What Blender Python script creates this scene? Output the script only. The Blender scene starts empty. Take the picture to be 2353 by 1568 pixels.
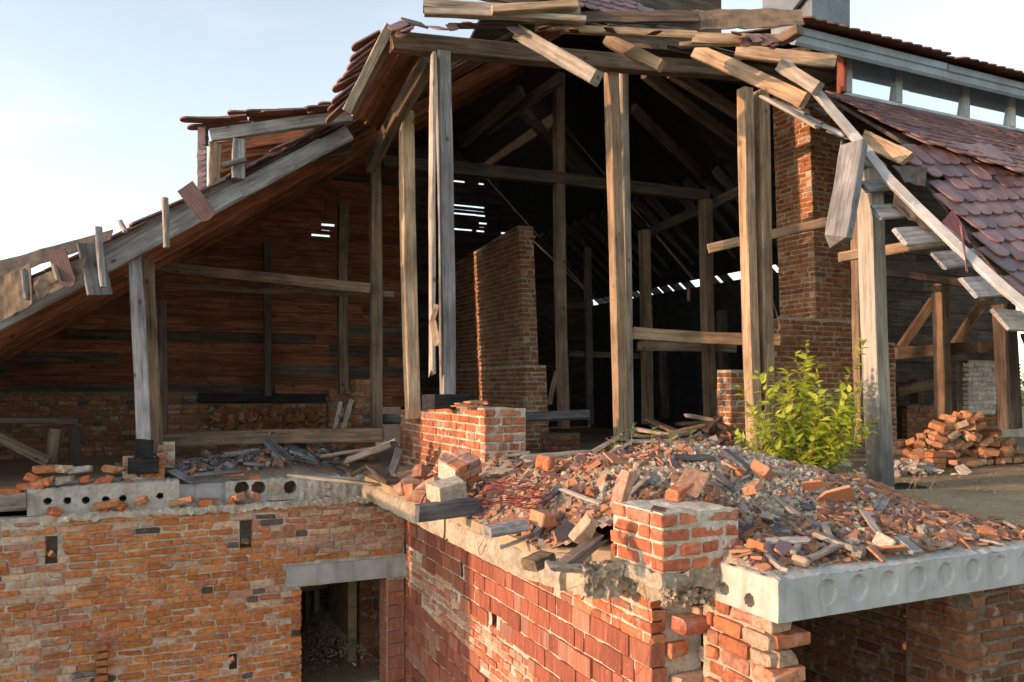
import bpy, math, random
from mathutils import Vector, Matrix, noise, Euler
random.seed(7)
R = random.Random(11)
scene = bpy.context.scene
V = Vector

# ---------------------------------------------------------------- camera
# X runs along the facade to the right, Y runs into the building, Z = 0 is the attic floor
SN, CS = 0.4195, 0.9078
FOC, PX, PY = 1830.0, 1176.5, 886.0
CAM = V((-2.912, -9.441, 1.08))
cam_d = bpy.data.cameras.new('camera')
cam = bpy.data.objects.new('camera', cam_d)
scene.collection.objects.link(cam)
cam.location = CAM
cam.rotation_euler = (math.pi/2, 0, -math.atan2(SN, CS))
cam_d.sensor_width = 36
cam_d.lens = FOC/2353*36
cam_d.shift_y = (PY-784)/2353
cam_d.clip_start = 0.05
cam_d.clip_end = 3000
scene.camera = cam

# ---------------------------------------------------------------- sky, sun, exposure
SUN_EL = math.radians(9.0)
SUN_H = V((-1.0, 0.03, 0)).normalized()          # horizontal direction towards the sun
w = bpy.data.worlds.new('World'); scene.world = w; w.use_nodes = True
nt = w.node_tree; nt.nodes.clear()
wo = nt.nodes.new('ShaderNodeOutputWorld'); bg = nt.nodes.new('ShaderNodeBackground')
sky = nt.nodes.new('ShaderNodeTexSky'); sky.sky_type = 'NISHITA'; sky.sun_disc = False
sky.sun_elevation = SUN_EL
sky.sun_rotation = math.atan2(SUN_H.x, SUN_H.y)
sky.air_density = 1.0; sky.dust_density = 0.8; sky.ozone_density = 1.3
bg.inputs['Strength'].default_value = 0.15
# thin wispy clouds mixed evenly over the whole sky
tc = nt.nodes.new('ShaderNodeTexCoord'); mp = nt.nodes.new('ShaderNodeMapping')
mp.inputs['Scale'].default_value = (1.0, 1.0, 3.2)
cn = nt.nodes.new('ShaderNodeTexNoise'); cn.inputs['Scale'].default_value = 3.2; cn.inputs['Detail'].default_value = 7
cr = nt.nodes.new('ShaderNodeValToRGB'); cr.color_ramp.elements[0].position = 0.56; cr.color_ramp.elements[1].position = 0.8
cr.color_ramp.elements[1].color = (0.45, 0.45, 0.45, 1)
mx = nt.nodes.new('ShaderNodeMix'); mx.data_type = 'RGBA'
hs = nt.nodes.new('ShaderNodeHueSaturation'); hs.inputs['Saturation'].default_value = 0.25; hs.inputs['Value'].default_value = 1.2
nt.links.new(tc.outputs['Generated'], mp.inputs['Vector']); nt.links.new(mp.outputs['Vector'], cn.inputs['Vector'])
nt.links.new(cn.outputs['Fac'], cr.inputs['Fac']); nt.links.new(cr.outputs['Color'], mx.inputs['Factor'])
hz_ = nt.nodes.new('ShaderNodeHueSaturation'); hz_.inputs['Saturation'].default_value = 0.5      # evening haze pales the whole sky
nt.links.new(sky.outputs['Color'], hz_.inputs['Color']); nt.links.new(hz_.outputs['Color'], hs.inputs['Color'])
nt.links.new(hz_.outputs['Color'], mx.inputs['A']); nt.links.new(hs.outputs['Color'], mx.inputs['B'])
nt.links.new(mx.outputs['Result'], bg.inputs['Color']); nt.links.new(bg.outputs['Background'], wo.inputs['Surface'])

sd = bpy.data.lights.new('sun', 'SUN'); sun = bpy.data.objects.new('sun', sd); scene.collection.objects.link(sun)
sd.energy = 1.7; sd.angle = math.radians(0.6); sd.color = (1.0, 0.55, 0.32)
sdir = (SUN_H*math.cos(SUN_EL) + V((0, 0, math.sin(SUN_EL))))
sun.rotation_euler = (-sdir).to_track_quat('-Z', 'Y').to_euler()
sun.location = sdir*40
vs = scene.view_settings
vs.view_transform = 'Standard'; vs.look = 'None'; vs.gamma = 1.0; vs.use_curve_mapping = False
vs.exposure = 1.6

# ---------------------------------------------------------------- helpers
def at(px, py, Y):
    X = (px-PX)/FOC*Y
    return V((CAM.x+X*CS+Y*SN, CAM.y-X*SN+Y*CS, CAM.z-(py-PY)/FOC*Y))
def on(px, py, axis, val):
    d = at(px, py, 1.0)-CAM
    return CAM+d*((val-CAM[axis])/d[axis])
def proj(p):
    d = p-CAM
    Y = d.x*SN+d.y*CS; X = d.x*CS-d.y*SN
    if Y < 0.05: return None
    return PX+X/Y*FOC, PY-d.z/Y*FOC, Y
def fn(x, y, z=0.0): return noise.noise(V((x, y, z)))

def link(o, parent=None):
    scene.collection.objects.link(o)
    if parent: o.parent = parent
    return o
def tag(o, label, cat, group=None, kind=None):
    if label: o['label'] = label
    if cat: o['category'] = cat
    if group: o['group'] = group
    if kind: o['kind'] = kind
    return o
def thing(name, label, cat, group=None, loc=(0, 0, 0)):
    o = bpy.data.objects.new(name, None); o.empty_display_size = 0.1
    o.location = loc
    link(o); return tag(o, label, cat, group)

class MB:
    def __init__(s): s.v = []; s.f = []; s.c = []; s.m = []
    def hexa(s, p, col=None, m=0):
        b = len(s.v); s.v += [tuple(q) for q in p]
        for q in ((0, 3, 2, 1), (4, 5, 6, 7), (0, 1, 5, 4), (1, 2, 6, 5), (2, 3, 7, 6), (3, 0, 4, 7)):
            s.f.append(tuple(b+i for i in q)); s.m.append(m)
            if col: s.c.append(col)
    def box(s, lo, hi, col=None, m=0):
        x0, y0, z0 = lo; x1, y1, z1 = hi
        s.hexa([(x0, y0, z0), (x1, y0, z0), (x1, y1, z0), (x0, y1, z0), (x0, y0, z1), (x1, y0, z1), (x1, y1, z1), (x0, y1, z1)], col, m)
    def add(s, verts, faces, col=None, m=0, mats=None):
        b = len(s.v); s.v += [tuple(q) for q in verts]
        for i, f in enumerate(faces):
            s.f.append(tuple(b+j for j in f)); s.m.append(mats[i] if mats else m)
            if col: s.c.append(col)
    def tube(s, pts, r, n=5, col=None, m=0):
        b = len(s.v); P = [V(p) for p in pts]
        for i, p in enumerate(P):
            d = (P[min(i+1, len(P)-1)]-P[max(i-1, 0)]).normalized()
            u = d.cross(V((0, 0, 1)) if abs(d.z) < .9 else V((1, 0, 0))).normalized(); k = d.cross(u)
            rr = r[i] if isinstance(r, (list, tuple)) else r
            for j in range(n):
                a = 2*math.pi*j/n
                s.v.append(tuple(p+u*math.cos(a)*rr+k*math.sin(a)*rr))
        for i in range(len(P)-1):
            for j in range(n):
                s.f.append((b+i*n+j, b+i*n+(j+1) % n, b+(i+1)*n+(j+1) % n, b+(i+1)*n+j)); s.m.append(m)
                if col: s.c.append(col)
        s.f.append(tuple(b+j for j in range(n-1, -1, -1))); s.m.append(m)
        s.f.append(tuple(b+(len(P)-1)*n+j for j in range(n))); s.m.append(m)
        if col: s.c += [col, col]
    def mesh(s, name, mats, smooth=False):
        me = bpy.data.meshes.new(name); me.from_pydata(s.v, [], s.f)
        for m in (mats if isinstance(mats, (list, tuple)) else [mats]): me.materials.append(m)
        if any(s.m): me.polygons.foreach_set('material_index', s.m)
        if s.c:
            at_ = me.attributes.new('Col', 'FLOAT_COLOR', 'CORNER'); buf = []
            for f, c in zip(s.f, s.c): buf += [c[0], c[1], c[2], 1.0]*len(f)
            at_.data.foreach_set('color', buf)
        if smooth: me.polygons.foreach_set('use_smooth', [True]*len(me.polygons))
        me.update(); return me
    def build(s, name, mats, parent=None, smooth=False, origin=None):
        if origin is not None:
            o_ = V(origin); s.v = [tuple(V(p)-o_) for p in s.v]
        o = bpy.data.objects.new(name, s.mesh(name, mats, smooth))
        if origin is not None: o.location = origin
        return link(o, parent)

# ---------------------------------------------------------------- materials
class NB:
    """small node-tree builder"""
    def __init__(s, name):
        s.m = bpy.data.materials.new(name); s.m.use_nodes = True
        s.t = s.m.node_tree; s.t.nodes.clear()
        s.out = s.n('ShaderNodeOutputMaterial'); s.p = s.n('ShaderNodeBsdfPrincipled')
        s.l(s.p.outputs[0], s.out.inputs[0])
        s.p.inputs['Specular IOR Level'].default_value = 0.25
    def n(s, t, **k):
        x = s.t.nodes.new(t)
        for a, b in k.items(): setattr(x, a, b)
        return x
    def l(s, a, b): s.t.links.new(a, b)
    def setin(s, node, key, val):
        if hasattr(val, 'is_output') or isinstance(val, bpy.types.NodeSocket): s.l(val, node.inputs[key])
        else: node.inputs[key].default_value = val
    def coord(s, kind='Object', scale=(1, 1, 1), rnd=True):
        tc = s.n('ShaderNodeTexCoord'); mp = s.n('ShaderNodeMapping'); mp.inputs['Scale'].default_value = scale
        s.l(tc.outputs[kind], mp.inputs['Vector'])
        if rnd:
            oi = s.n('ShaderNodeObjectInfo'); mu = s.n('ShaderNodeMath', operation='MULTIPLY'); mu.inputs[1].default_value = 37.0
            s.l(oi.outputs['Random'], mu.inputs[0]); s.l(mu.outputs[0], mp.inputs['Location'])
        return mp.outputs[0]
    def geo(s, scale=(1, 1, 1)):
        g = s.n('ShaderNodeNewGeometry'); mp = s.n('ShaderNodeMapping'); mp.inputs['Scale'].default_value = scale
        s.l(g.outputs['Position'], mp.inputs['Vector']); return mp.outputs[0]
    def noise(s, vec, scale, detail=5, rough=.6, dist=0.0):
        x = s.n('ShaderNodeTexNoise'); s.l(vec, x.inputs['Vector'])
        x.inputs['Scale'].default_value = scale; x.inputs['Detail'].default_value = detail
        x.inputs['Roughness'].default_value = rough; x.inputs['Distortion'].default_value = dist
        return x.outputs['Fac']
    def voro(s, vec, scale, feature='F1'):
        x = s.n('ShaderNodeTexVoronoi', feature=feature); s.l(vec, x.inputs['Vector']); x.inputs['Scale'].default_value = scale
        return x.outputs['Distance']
    def ramp(s, fac, stops, interp='LINEAR'):
        x = s.n('ShaderNodeValToRGB'); s.l(fac, x.inputs[0]); e = x.color_ramp.elements; x.color_ramp.interpolation = interp
        while len(e) < len(stops): e.new(0.5)
        for i, (p, c) in enumerate(stops):
            e[i].position = p; e[i].color = (c, c, c, 1) if isinstance(c, (int, float)) else (*c, 1)
        return x.outputs[0]
    def mix(s, fac, a, b, mode='MIX'):
        x = s.n('ShaderNodeMix', data_type='RGBA', blend_type=mode)
        for key, val in (('Factor', fac), ('A', a), ('B', b)):
            k = {'Factor': 0, 'A': 6, 'B': 7}[key]
            if isinstance(val, bpy.types.NodeSocket): s.l(val, x.inputs[k])
            elif key == 'Factor': x.inputs[k].default_value = val
            else: x.inputs[k].default_value = (*val, 1)
        return x.outputs[2]
    def math(s, op, a, b=0.0):
        x = s.n('ShaderNodeMath', operation=op)
        for i, v in enumerate((a, b)):
            if isinstance(v, bpy.types.NodeSocket): s.l(v, x.inputs[i])
            else: x.inputs[i].default_value = v
        return x.outputs[0]
    def bump(s, h, strength=.5, dist=.01):
        x = s.n('ShaderNodeBump'); x.inputs['Strength'].default_value = strength; x.inputs['Distance'].default_value = dist
        s.l(h, x.inputs['Height']); s.l(x.outputs[0], s.p.inputs['Normal'])
    def fin(s, col, rough=.85):
        if isinstance(col, bpy.types.NodeSocket): s.l(col, s.p.inputs['Base Color'])
        else: s.p.inputs['Base Color'].default_value = (*col, 1)
        if isinstance(rough, bpy.types.NodeSocket): s.l(rough, s.p.inputs['Roughness'])
        else: s.p.inputs['Roughness'].default_value = rough
        return s.m

def wood(name, dark, mid, light, knots=True, crack=.5):
    b = NB(name)
    g1 = b.noise(b.coord(scale=(.9, 16, 16)), 1.6, 6, .65, .3)
    g2 = b.noise(b.coord(scale=(1.3, 60, 60)), 2.0, 3, .6)
    big = b.noise(b.coord(scale=(1.4, 3, 3)), 1.3, 3)
    col = b.ramp(g1, [(.28, dark), (.5, mid), (.75, light)])
    ck = b.ramp(g2, [(.34, 0.0), (.44, 1.0)])
    col = b.mix(crack, col, b.mix(ck, tuple(x*.28 for x in dark), col))
    st = b.ramp(big, [(.3, .55), (.6, 1.12)])
    col = b.mix(1.0, col, st, 'MULTIPLY')
    if knots:
        kd = b.voro(b.coord(scale=(2.6, 4.2, 4.2)), 1.15)
        kf = b.ramp(kd, [(.05, 1.0), (.13, 0.0)])
        col = b.mix(b.math('MULTIPLY', kf, .8), col, tuple(x*.35 for x in dark))
    oi = b.n('ShaderNodeObjectInfo'); rv = b.ramp(oi.outputs['Random'], [(0, .72), (1, 1.22)])
    col = b.mix(1.0, col, rv, 'MULTIPLY')
    b.bump(b.math('ADD', g1, b.math('MULTIPLY', ck, .7)), .55, .006)
    return b.fin(col, .88)

W_GREY = wood('weathered_grey_wood', (.13, .13, .13), (.29, .285, .28), (.44, .43, .41))
W_DGREY = wood('dark_grey_wood', (.055, .056, .06), (.12, .12, .125), (.20, .20, .20))
W_BROWN = wood('old_brown_wood', (.085, .058, .038), (.19, .135, .09), (.30, .22, .15))
W_TAN = wood('tan_wood', (.20, .135, .085), (.43, .31, .20), (.58, .45, .31))
W_PALE = wood('pale_grey_tan_wood', (.19, .165, .135), (.34, .30, .245), (.48, .43, .36))
W_RED = wood('red_brown_boards', (.11, .042, .022), (.25, .10, .052), (.38, .165, .085), True, .9)
W_DARK = wood('dark_brown_wood', (.05, .038, .03), (.11, .085, .068), (.18, .14, .11))  # wood in dark brown tones
W_BLACK = wood('blackened_and_shade_wood', (.012, .012, .012), (.03, .03, .032), (.06, .06, .062), False)  # truly black timbers; on inner attic walls and decks it paints deep shade

def charred(name):
    b = NB(name)
    g1 = b.noise(b.coord(scale=(.9, 16, 16)), 1.6, 6, .65, .3); g2 = b.noise(b.coord(scale=(1.3, 60, 60)), 2.0, 3, .6)
    col = b.ramp(g1, [(.28, (.17, .15, .12)), (.5, (.36, .33, .28)), (.75, (.50, .46, .40))])
    col = b.mix(b.ramp(g2, [(.30, .5), (.42, 0.0)]), col, (.05, .05, .05))
    sx = b.n('ShaderNodeSeparateXYZ'); b.l(b.coord(rnd=False), sx.inputs[0])
    h = b.math('ADD', sx.outputs[0], b.math('MULTIPLY', b.math('SUBTRACT', b.noise(b.coord(scale=(1, 3, 3)), 3, 5, .7), .5), 1.6))
    col = b.mix(b.ramp(h, [(.15, .85), (1.0, 0.0)]), col, (.085, .087, .095))
    b.bump(b.math('ADD', g1, g2), .5, .006); return b.fin(col, .85)
W_CHAR = charred('charred_foot_wood')
def brick_mat(name, attr):
    b = NB(name)
    if attr:
        a = b.n('ShaderNodeAttribute'); a.attribute_name = 'Col'; base = a.outputs['Color']; vec = b.geo()
    else:
        oi = b.n('ShaderNodeObjectInfo'); base = oi.outputs['Color']; vec = b.geo()
    n1 = b.noise(vec, 22, 6, .7); n2 = b.noise(vec, 7, 4); n3 = b.noise(vec, 90, 3)
    col = b.mix(1.0, base, b.ramp(n1, [(.30, .50), (.50, 1.0), (.74, 1.42)]), 'MULTIPLY')
    col = b.mix(b.ramp(n2, [(.55, 0.0), (.74, .68)]), col, (.50, .43, .34))
    col = b.mix(b.ramp(b.noise(vec, 13, 5, .7), [(.64, 0.0), (.76, .55)]), col, (.09, .06, .05))
    b.bump(b.math('ADD', n1, b.math('MULTIPLY', n3, .35)), 1.0, .012)
    return b.fin(col, .92)
BRICK = brick_mat('fired_brick', False); BRICK_J = brick_mat('fired_brick_joined', True)

def block_mat(name, attr):
    b = NB(name)
    if attr:
        a = b.n('ShaderNodeAttribute'); a.attribute_name = 'Col'; base = a.outputs['Color']
    else: base = b.n('ShaderNodeObjectInfo').outputs['Color']
    v1 = b.noise(b.geo((1, 1, .10)), 38, 4, .6); v2 = b.noise(b.geo(), 25, 5); v3 = b.noise(b.geo((1, 1, .06)), 90, 2)
    col = b.mix(1.0, base, b.ramp(v1, [(.3, .72), (.55, 1.0), (.72, 1.45)]), 'MULTIPLY')
    col = b.mix(b.ramp(v2, [(.6, 0.0), (.8, .6)]), col, (.50, .40, .30))
    b.bump(b.math('ADD', v3, b.math('MULTIPLY', v2, .5)), .5, .006)
    return b.fin(col, .85)
BLOCK = block_mat('hollow_clay_block', False)

def mortar_mat(name, c0, c1, sc=1.0):
    b = NB(name); vec = b.geo()
    n1 = b.noise(vec, 30*sc, 7, .7); n2 = b.noise(vec, 5*sc, 4); vo = b.voro(vec, 70*sc)
    col = b.mix(b.ramp(n1, [(.3, 0.0), (.7, 1.0)]), c0, c1)
    col = b.mix(1.0, col, b.ramp(n2, [(.25, .62), (.6, 1.1)]), 'MULTIPLY')
    b.bump(b.math('ADD', n1, b.math('MULTIPLY', vo, .5)), .9, .014)
    return b.fin(col, .95)
MORTAR = mortar_mat('lime_mortar', (.42, .375, .295), (.68, .62, .51))
DUST = mortar_mat('rubble_dust', (.25, .21, .155), (.52, .45, .35))
ROUGHC = mortar_mat('rough_broken_concrete', (.23, .20, .15), (.52, .45, .34), .6)
SHADEM = mortar_mat('shade_dark_mortar', (.10, .085, .062), (.24, .205, .155))  # mortar darkened to carry the shade of the inner rooms and attic
LUMP = mortar_mat('mortar_lump', (.27, .24, .19), (.50, .45, .37))

def concrete_mat(name, c0, c1, rough=.9):
    b = NB(name); vec = b.geo()
    n1 = b.noise(vec, 3.5, 7, .65); n2 = b.noise(vec, 45, 4, .6); pits = b.voro(vec, 38)
    drip = b.noise(b.geo((1, 1, .12)), 9, 4)
    col = b.mix(b.ramp(n1, [(.3, 0.0), (.7, 1.0)]), c0, c1)
    col = b.mix(b.ramp(drip, [(.48, 0.0), (.72, .55)]), col, (c0[0]*.62, c0[1]*.56, c0[2]*.46))
    pm = b.ramp(pits, [(.06, 1.0), (.12, 0.0)])
    pm = b.math('MULTIPLY', pm, b.ramp(b.noise(vec, 6, 2), [(.45, 0.0), (.6, 1.0)]))
    col = b.mix(pm, col, (.10, .095, .085))
    b.bump(b.math('SUBTRACT', n2, b.math('MULTIPLY', pm, 1.5)), .5, .006)
    return b.fin(col, rough)
CONC = concrete_mat('weathered_concrete', (.33, .345, .335), (.52, .53, .51))
CONCW = concrete_mat('whitish_concrete', (.36, .34, .30), (.58, .55, .49))

def floor_mat():
    b = NB('dusty_screed'); vec = b.geo()
    n1 = b.noise(vec, 1.3, 6, .65); n2 = b.noise(vec, 30, 5, .7); n3 = b.noise(vec, 160, 2); n4 = b.noise(b.geo((1, 2.4, 1)), 5, 5, .6)
    col = b.ramp(n1, [(.3, (.27, .205, .12)), (.55, (.40, .31, .195)), (.75, (.48, .39, .27))])
    col = b.mix(b.ramp(n4, [(.5, 0.0), (.72, .6)]), col, (.22, .165, .10))
    col = b.mix(b.ramp(n3, [(.6, 0.0), (.68, .8)]), col, (.55, .46, .32))
    b.bump(b.math('ADD', n2, b.math('MULTIPLY', n3, .5)), .7, .012)
    return b.fin(col, .95)
FLOOR = floor_mat()

def plain(name, c, rough=.7, metal=0.0, var=.35, sc=20, bump=.3, rnd=True, spec=.3):
    b = NB(name); vec = b.coord('Object', (1, 1, 1), rnd)
    n1 = b.noise(vec, sc, 6, .65); n2 = b.noise(vec, sc*.2, 3)
    col = b.mix(1.0, c, b.ramp(n1, [(.25, 1-var), (.75, 1+var)]), 'MULTIPLY')
    col = b.mix(1.0, col, b.ramp(n2, [(.3, .8), (.7, 1.15)]), 'MULTIPLY')
    oi = b.n('ShaderNodeObjectInfo')
    if rnd: col = b.mix(1.0, col, b.ramp(oi.outputs['Random'], [(0, .75), (1, 1.25)]), 'MULTIPLY')
    b.bump(n1, bump, .005); b.p.inputs['Metallic'].default_value = metal
    b.p.inputs['Specular IOR Level'].default_value = spec
    return b.fin(col, rough)
CLAYD = plain('shade_dark_tile_underside', (.20, .085, .05), .9, var=.3, sc=30)  # underside clay darkened to paint its shade
CLAYM = plain('tile_edge_clay', (.22, .105, .075), .85, var=.3, sc=30)
CLAY = plain('broken_clay', (.37, .18, .10), .9, var=.3, sc=30)
def glaze_mat():
    b = NB('purple_brown_roof_glaze'); vec = b.coord('Object')
    n1 = b.noise(vec, 9, 5); n2 = b.noise(vec, 60, 3)
    wv = b.n('ShaderNodeTexWave', wave_type='BANDS', bands_direction='X'); b.l(b.coord('Object', (1, 1, 1), False), wv.inputs['Vector'])
    wv.inputs['Scale'].default_value = 9.0
    oi = b.n('ShaderNodeObjectInfo')
    col = b.mix(b.ramp(n1, [(.3, 0.0), (.7, 1.0)]), (.10, .056, .058), (.185, .115, .115))
    col = b.mix(1.0, col, b.ramp(oi.outputs['Random'], [(0, .6), (1, 1.5)]), 'MULTIPLY')
    gv = b.ramp(wv.outputs['Fac'], [(.0, .0), (.12, 1.0)])
    col = b.mix(1.0, col, b.ramp(gv, [(0, .45), (1, 1.0)]), 'MULTIPLY')
    col = b.mix(b.ramp(b.noise(vec, 4, 4), [(.55, 0.0), (.8, .5)]), col, (.26, .19, .17))
    b.bump(b.math('ADD', gv, b.math('MULTIPLY', n2, .2)), .5, .004)
    b.p.inputs['Specular IOR Level'].default_value = .65
    return b.fin(col, .40)
GLAZE = glaze_mat()
METAL = plain('grey_painted_sheet_metal', (.23, .27, .29), .45, .25, .18, 8, .15)
FLASH = plain('white_grey_flashing', (.46, .45, .43), .5, .15, .2, 10, .2)
FELT = plain('torn_roofing_felt', (.085, .075, .065), .9, 0, .5, 14, .5)
FELTB = plain('bleached_felt', (.20, .155, .11), .9, 0, .45, 10, .5)
RUST = plain('rusty_steel', (.10, .045, .028), .85, .3, .5, 40, .4)
WIREM = plain('red_wire', (.30, .06, .04), .6, 0, .2, 10, 0)
GLASSM = NB('window_glass'); GLASSM.p.inputs['Metallic'].default_value = 0.85; GLASSM.p.inputs['Specular IOR Level'].default_value = 1.0
GLASSM = GLASSM.fin((.62, .68, .72), .05)
FRAME = plain('grey_window_frame', (.40, .42, .43), .6, 0, .15, 12, .1)
# ---------------------------------------------------------------- pieces: timbers and bricks
def timber_mesh(name, L, w, h, mat, seg=6, bend=.014, jit=.0045, ch=.010, rag=0.0, rng=R):
    """beam along +X from 0 to L, w along Y, h along Z, chamfered, slightly bowed and uneven"""
    ch = min(ch, w*.25, h*.25); vs_, fs = [], []
    by, bz = rng.uniform(-bend, bend)*L*.4, rng.uniform(-bend, bend)*L*.4
    prof = [(-w/2+ch, -h/2), (w/2-ch, -h/2), (w/2, -h/2+ch), (w/2, h/2-ch), (w/2-ch, h/2), (-w/2+ch, h/2), (-w/2, h/2-ch), (-w/2, -h/2+ch)]
    for i in range(seg+1):
        t = i/seg; s_ = math.sin(math.pi*t)
        for (y, z) in prof:
            x = t*L
            if rag and i in (0, seg): x += rng.uniform(-rag, rag)
            vs_.append((x, y+by*s_+rng.uniform(-jit, jit), z+bz*s_+rng.uniform(-jit, jit)))
    for i in range(seg):
        for j in range(8):
            a, b = i*8+j, i*8+(j+1) % 8
            fs.append((a, a+8, b+8, b))
    fs.append(tuple(range(8))); fs.append(tuple(seg*8+j for j in range(7, -1, -1)))
    m = MB(); m.add(vs_, fs); return m.mesh(name, mat)
def basis(p0, p1, up):
    x = (p1-p0).normalized(); up = V(up)
    y = up.cross(x)
    if y.length < 1e-3: y = V((0, 1, 0)).cross(x)
    y.normalize(); z = x.cross(y)
    M = Matrix((x, y, z)).transposed().to_4x4(); M.translation = p0; return M
def timber(name, p0, p1, w, h, mat, parent=None, up=(0, 0, 1), label=None, cat=None, group=None, **k):
    p0, p1 = V(p0), V(p1); L = (p1-p0).length
    o = bpy.data.objects.new(name, timber_mesh(name, L, w, h, mat, **k))
    o.matrix_world = basis(p0, p1, up); link(o, parent)
    if label: tag(o, label, cat or 'beam', group)
    return o
def post(px0, py0, px1, py1, Y, w, mat, label, group='roof posts', name='roof_post', d=None, rot=0.0, Yt=None, **k):
    up = (math.sin(rot), math.cos(rot), 0)
    w *= .88; d = d*.88 if d else None
    return timber(name, at(px1, py1, Y), at(px0, py0, Yt or Y), w, d or w, mat, None, up, label, 'post', group, **k)
def beam(px0, py0, Y0, px1, py1, Y1, w, h, mat, label, name='beam', cat='beam', group=None, **k):
    return timber(name, at(px0, py0, Y0), at(px1, py1, Y1), w, h, mat, None, k.pop('up', (0, 0, 1)), label, cat, group, **k)

def cham_box(dx, dy, dz, ch, jit, rng):
    vs_ = []
    idx = {}
    for sx in (-1, 1):
        for sy in (-1, 1):
            for sz in (-1, 1):
                c = ch*rng.uniform(.5, 1.7)
                if rng.random() < .16: c *= 2.4
                for ax in range(3):
                    p = [sx*dx/2, sy*dy/2, sz*dz/2]
                    for k in range(3):
                        if k != ax: p[k] -= (sx, sy, sz)[k]*c
                    p = [q+rng.uniform(-jit, jit) for q in p]
                    idx[(sx, sy, sz, ax)] = len(vs_); vs_.append(p)
    fs = []
    for ax in range(3):
        o1, o2 = [(1, 2), (2, 0), (0, 1)][ax]
        for s in (-1, 1):
            q = []
            for (u, v) in ((-1, -1), (1, -1), (1, 1), (-1, 1)):
                k = [0, 0, 0]; k[ax] = s; k[o1] = u; k[o2] = v
                q.append(idx[(*k, ax)])
            fs.append(tuple(q if s > 0 else q[::-1]))
    for (a1, a2) in ((0, 1), (1, 2), (0, 2)):
        a3 = 3-a1-a2
        for s1 in (-1, 1):
            for s2 in (-1, 1):
                k0 = [0, 0, 0]; k0[a1] = s1; k0[a2] = s2
                kA = k0[:]; kA[a3] = -1; kB = k0[:]; kB[a3] = 1
                q = [idx[(*kA, a1)], idx[(*kB, a1)], idx[(*kB, a2)], idx[(*kA, a2)]]
                n = (V(vs_[q[1]])-V(vs_[q[0]])).cross(V(vs_[q[2]])-V(vs_[q[1]]))
                if n.dot(V([k0[i] for i in range(3)])) < 0: q = q[::-1]
                fs.append(tuple(q))
    for sx in (-1, 1):
        for sy in (-1, 1):
            for sz in (-1, 1):
                q = [idx[(sx, sy, sz, a)] for a in range(3)]
                if sx*sy*sz < 0: q = q[::-1]
                fs.append(tuple(q))
    return vs_, fs
BR = random.Random(5)
SETS = {}
for key, dims, ch, jit in (('s', (.25, .12, .065), .007, .0035), ('h', (.12, .12, .065), .007, .0035),
                           ('k', (.25, .12, .14), .004, .002), ('c', (.14, .12, .065), .006, .004)):
    SETS[key] = []
    for i in range(9):
        vs_, fs = cham_box(*dims, ch, jit, BR)
        if key == 'c':   # one end snapped off at an angle
            sh = {(a_, b_): BR.uniform(-.06, .02) for a_ in (-1, 1) for b_ in (-1, 1)}
            for p_ in vs_:
                if p_[0] > 0: p_[0] += sh[(1 if p_[1] > 0 else -1, 1 if p_[2] > 0 else -1)]
        m = MB(); m.add(vs_, fs); SETS[key].append((dims, m.mesh('brick', BRICK if key != 'k' else BLOCK), vs_, fs))
PAL_LEFT = [((.46, .175, .055), 10), ((.41, .145, .05), 6), ((.50, .21, .075), 5), ((.55, .37, .25), 3), ((.47, .27, .19), 2), ((.40, .145, .085), 2), ((.13, .09, .075), 1)]
PAL_RED = [((.40, .145, .07), 8), ((.36, .125, .06), 6), ((.43, .185, .095), 4), ((.35, .17, .115), 3), ((.42, .29, .20), 1.5)]
PAL_IN = [((.30, .125, .055), 8), ((.25, .10, .045), 5), ((.36, .16, .075), 4), ((.33, .22, .15), 1), ((.09, .07, .06), 1)]
PAL_SHADE = [((.17, .07, .032), 8), ((.13, .055, .026), 5), ((.21, .095, .045), 3), ((.06, .05, .045), 1)]  # brick tones darkened to paint the shade of the lower rooms
PAL_BLOCK = [((.30, .10, .062), 8), ((.26, .088, .055), 5), ((.33, .13, .08), 4), ((.32, .165, .115), 3)]
def pick(pal, rng):
    t = rng.uniform(0, sum(w_ for _, w_ in pal))
    for c, w_ in pal:
        t -= w_
        if t <= 0: break
    k = rng.uniform(.82, 1.18); return tuple(min(.8, x*k) for x in c)
def emit(parent, items, maxn=300, name='brick', joined='far_bricks', matj=None):
    """items: (center, (len, depth, height), rot Euler, colour, set key). The largest in view become parts, the rest one joined part"""
    def score(it):
        p = proj(it[0])
        if not p: return -1
        inn = -60 < p[0] < 2413 and -60 < p[1] < 1628
        return (1000 if inn else 0)+it[1][0]*it[1][2]*8000/p[2]**2
    items = sorted(items, key=score, reverse=True)
    for (c, d, rot, col, key) in items[:maxn]:
        dims, me, _, _ = R.choice(SETS[key])
        o = bpy.data.objects.new(name, me); o.location = c; o.rotation_euler = rot
        o.scale = (d[0]/dims[0], d[1]/dims[1], d[2]/dims[2]); o.color = (*col, 1)
        link(o, parent)
    rest = items[maxn:]
    if rest:
        m = MB()
        for (c, d, rot, col, key) in rest:
            dims, _, vs_, fs = R.choice(SETS[key])
            M = Matrix.Translation(c) @ Euler(rot).to_matrix().to_4x4() @ Matrix.Diagonal((d[0]/dims[0], d[1]/dims[1], d[2]/dims[2], 1))
            m.add([M @ V(p) for p in vs_], fs, col)
        o = m.build(joined, matj or BRICK_J, parent); o['kind'] = 'stuff'
def course(u0, u1, rng, hp, L, H, j, snap=True):
    """split a course into bricks"""
    out = []; u = u0 - (rng.uniform(0, L*.6) if snap else 0)
    while u < u1-.02:
        l = H if rng.random() < hp else L
        l *= rng.uniform(.95, 1.03)
        a, b_ = max(u, u0), min(u+l, u1)
        if b_-a > .035: out.append((a, b_))
        u += l+j*rng.uniform(.7, 1.4)
    return out
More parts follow.
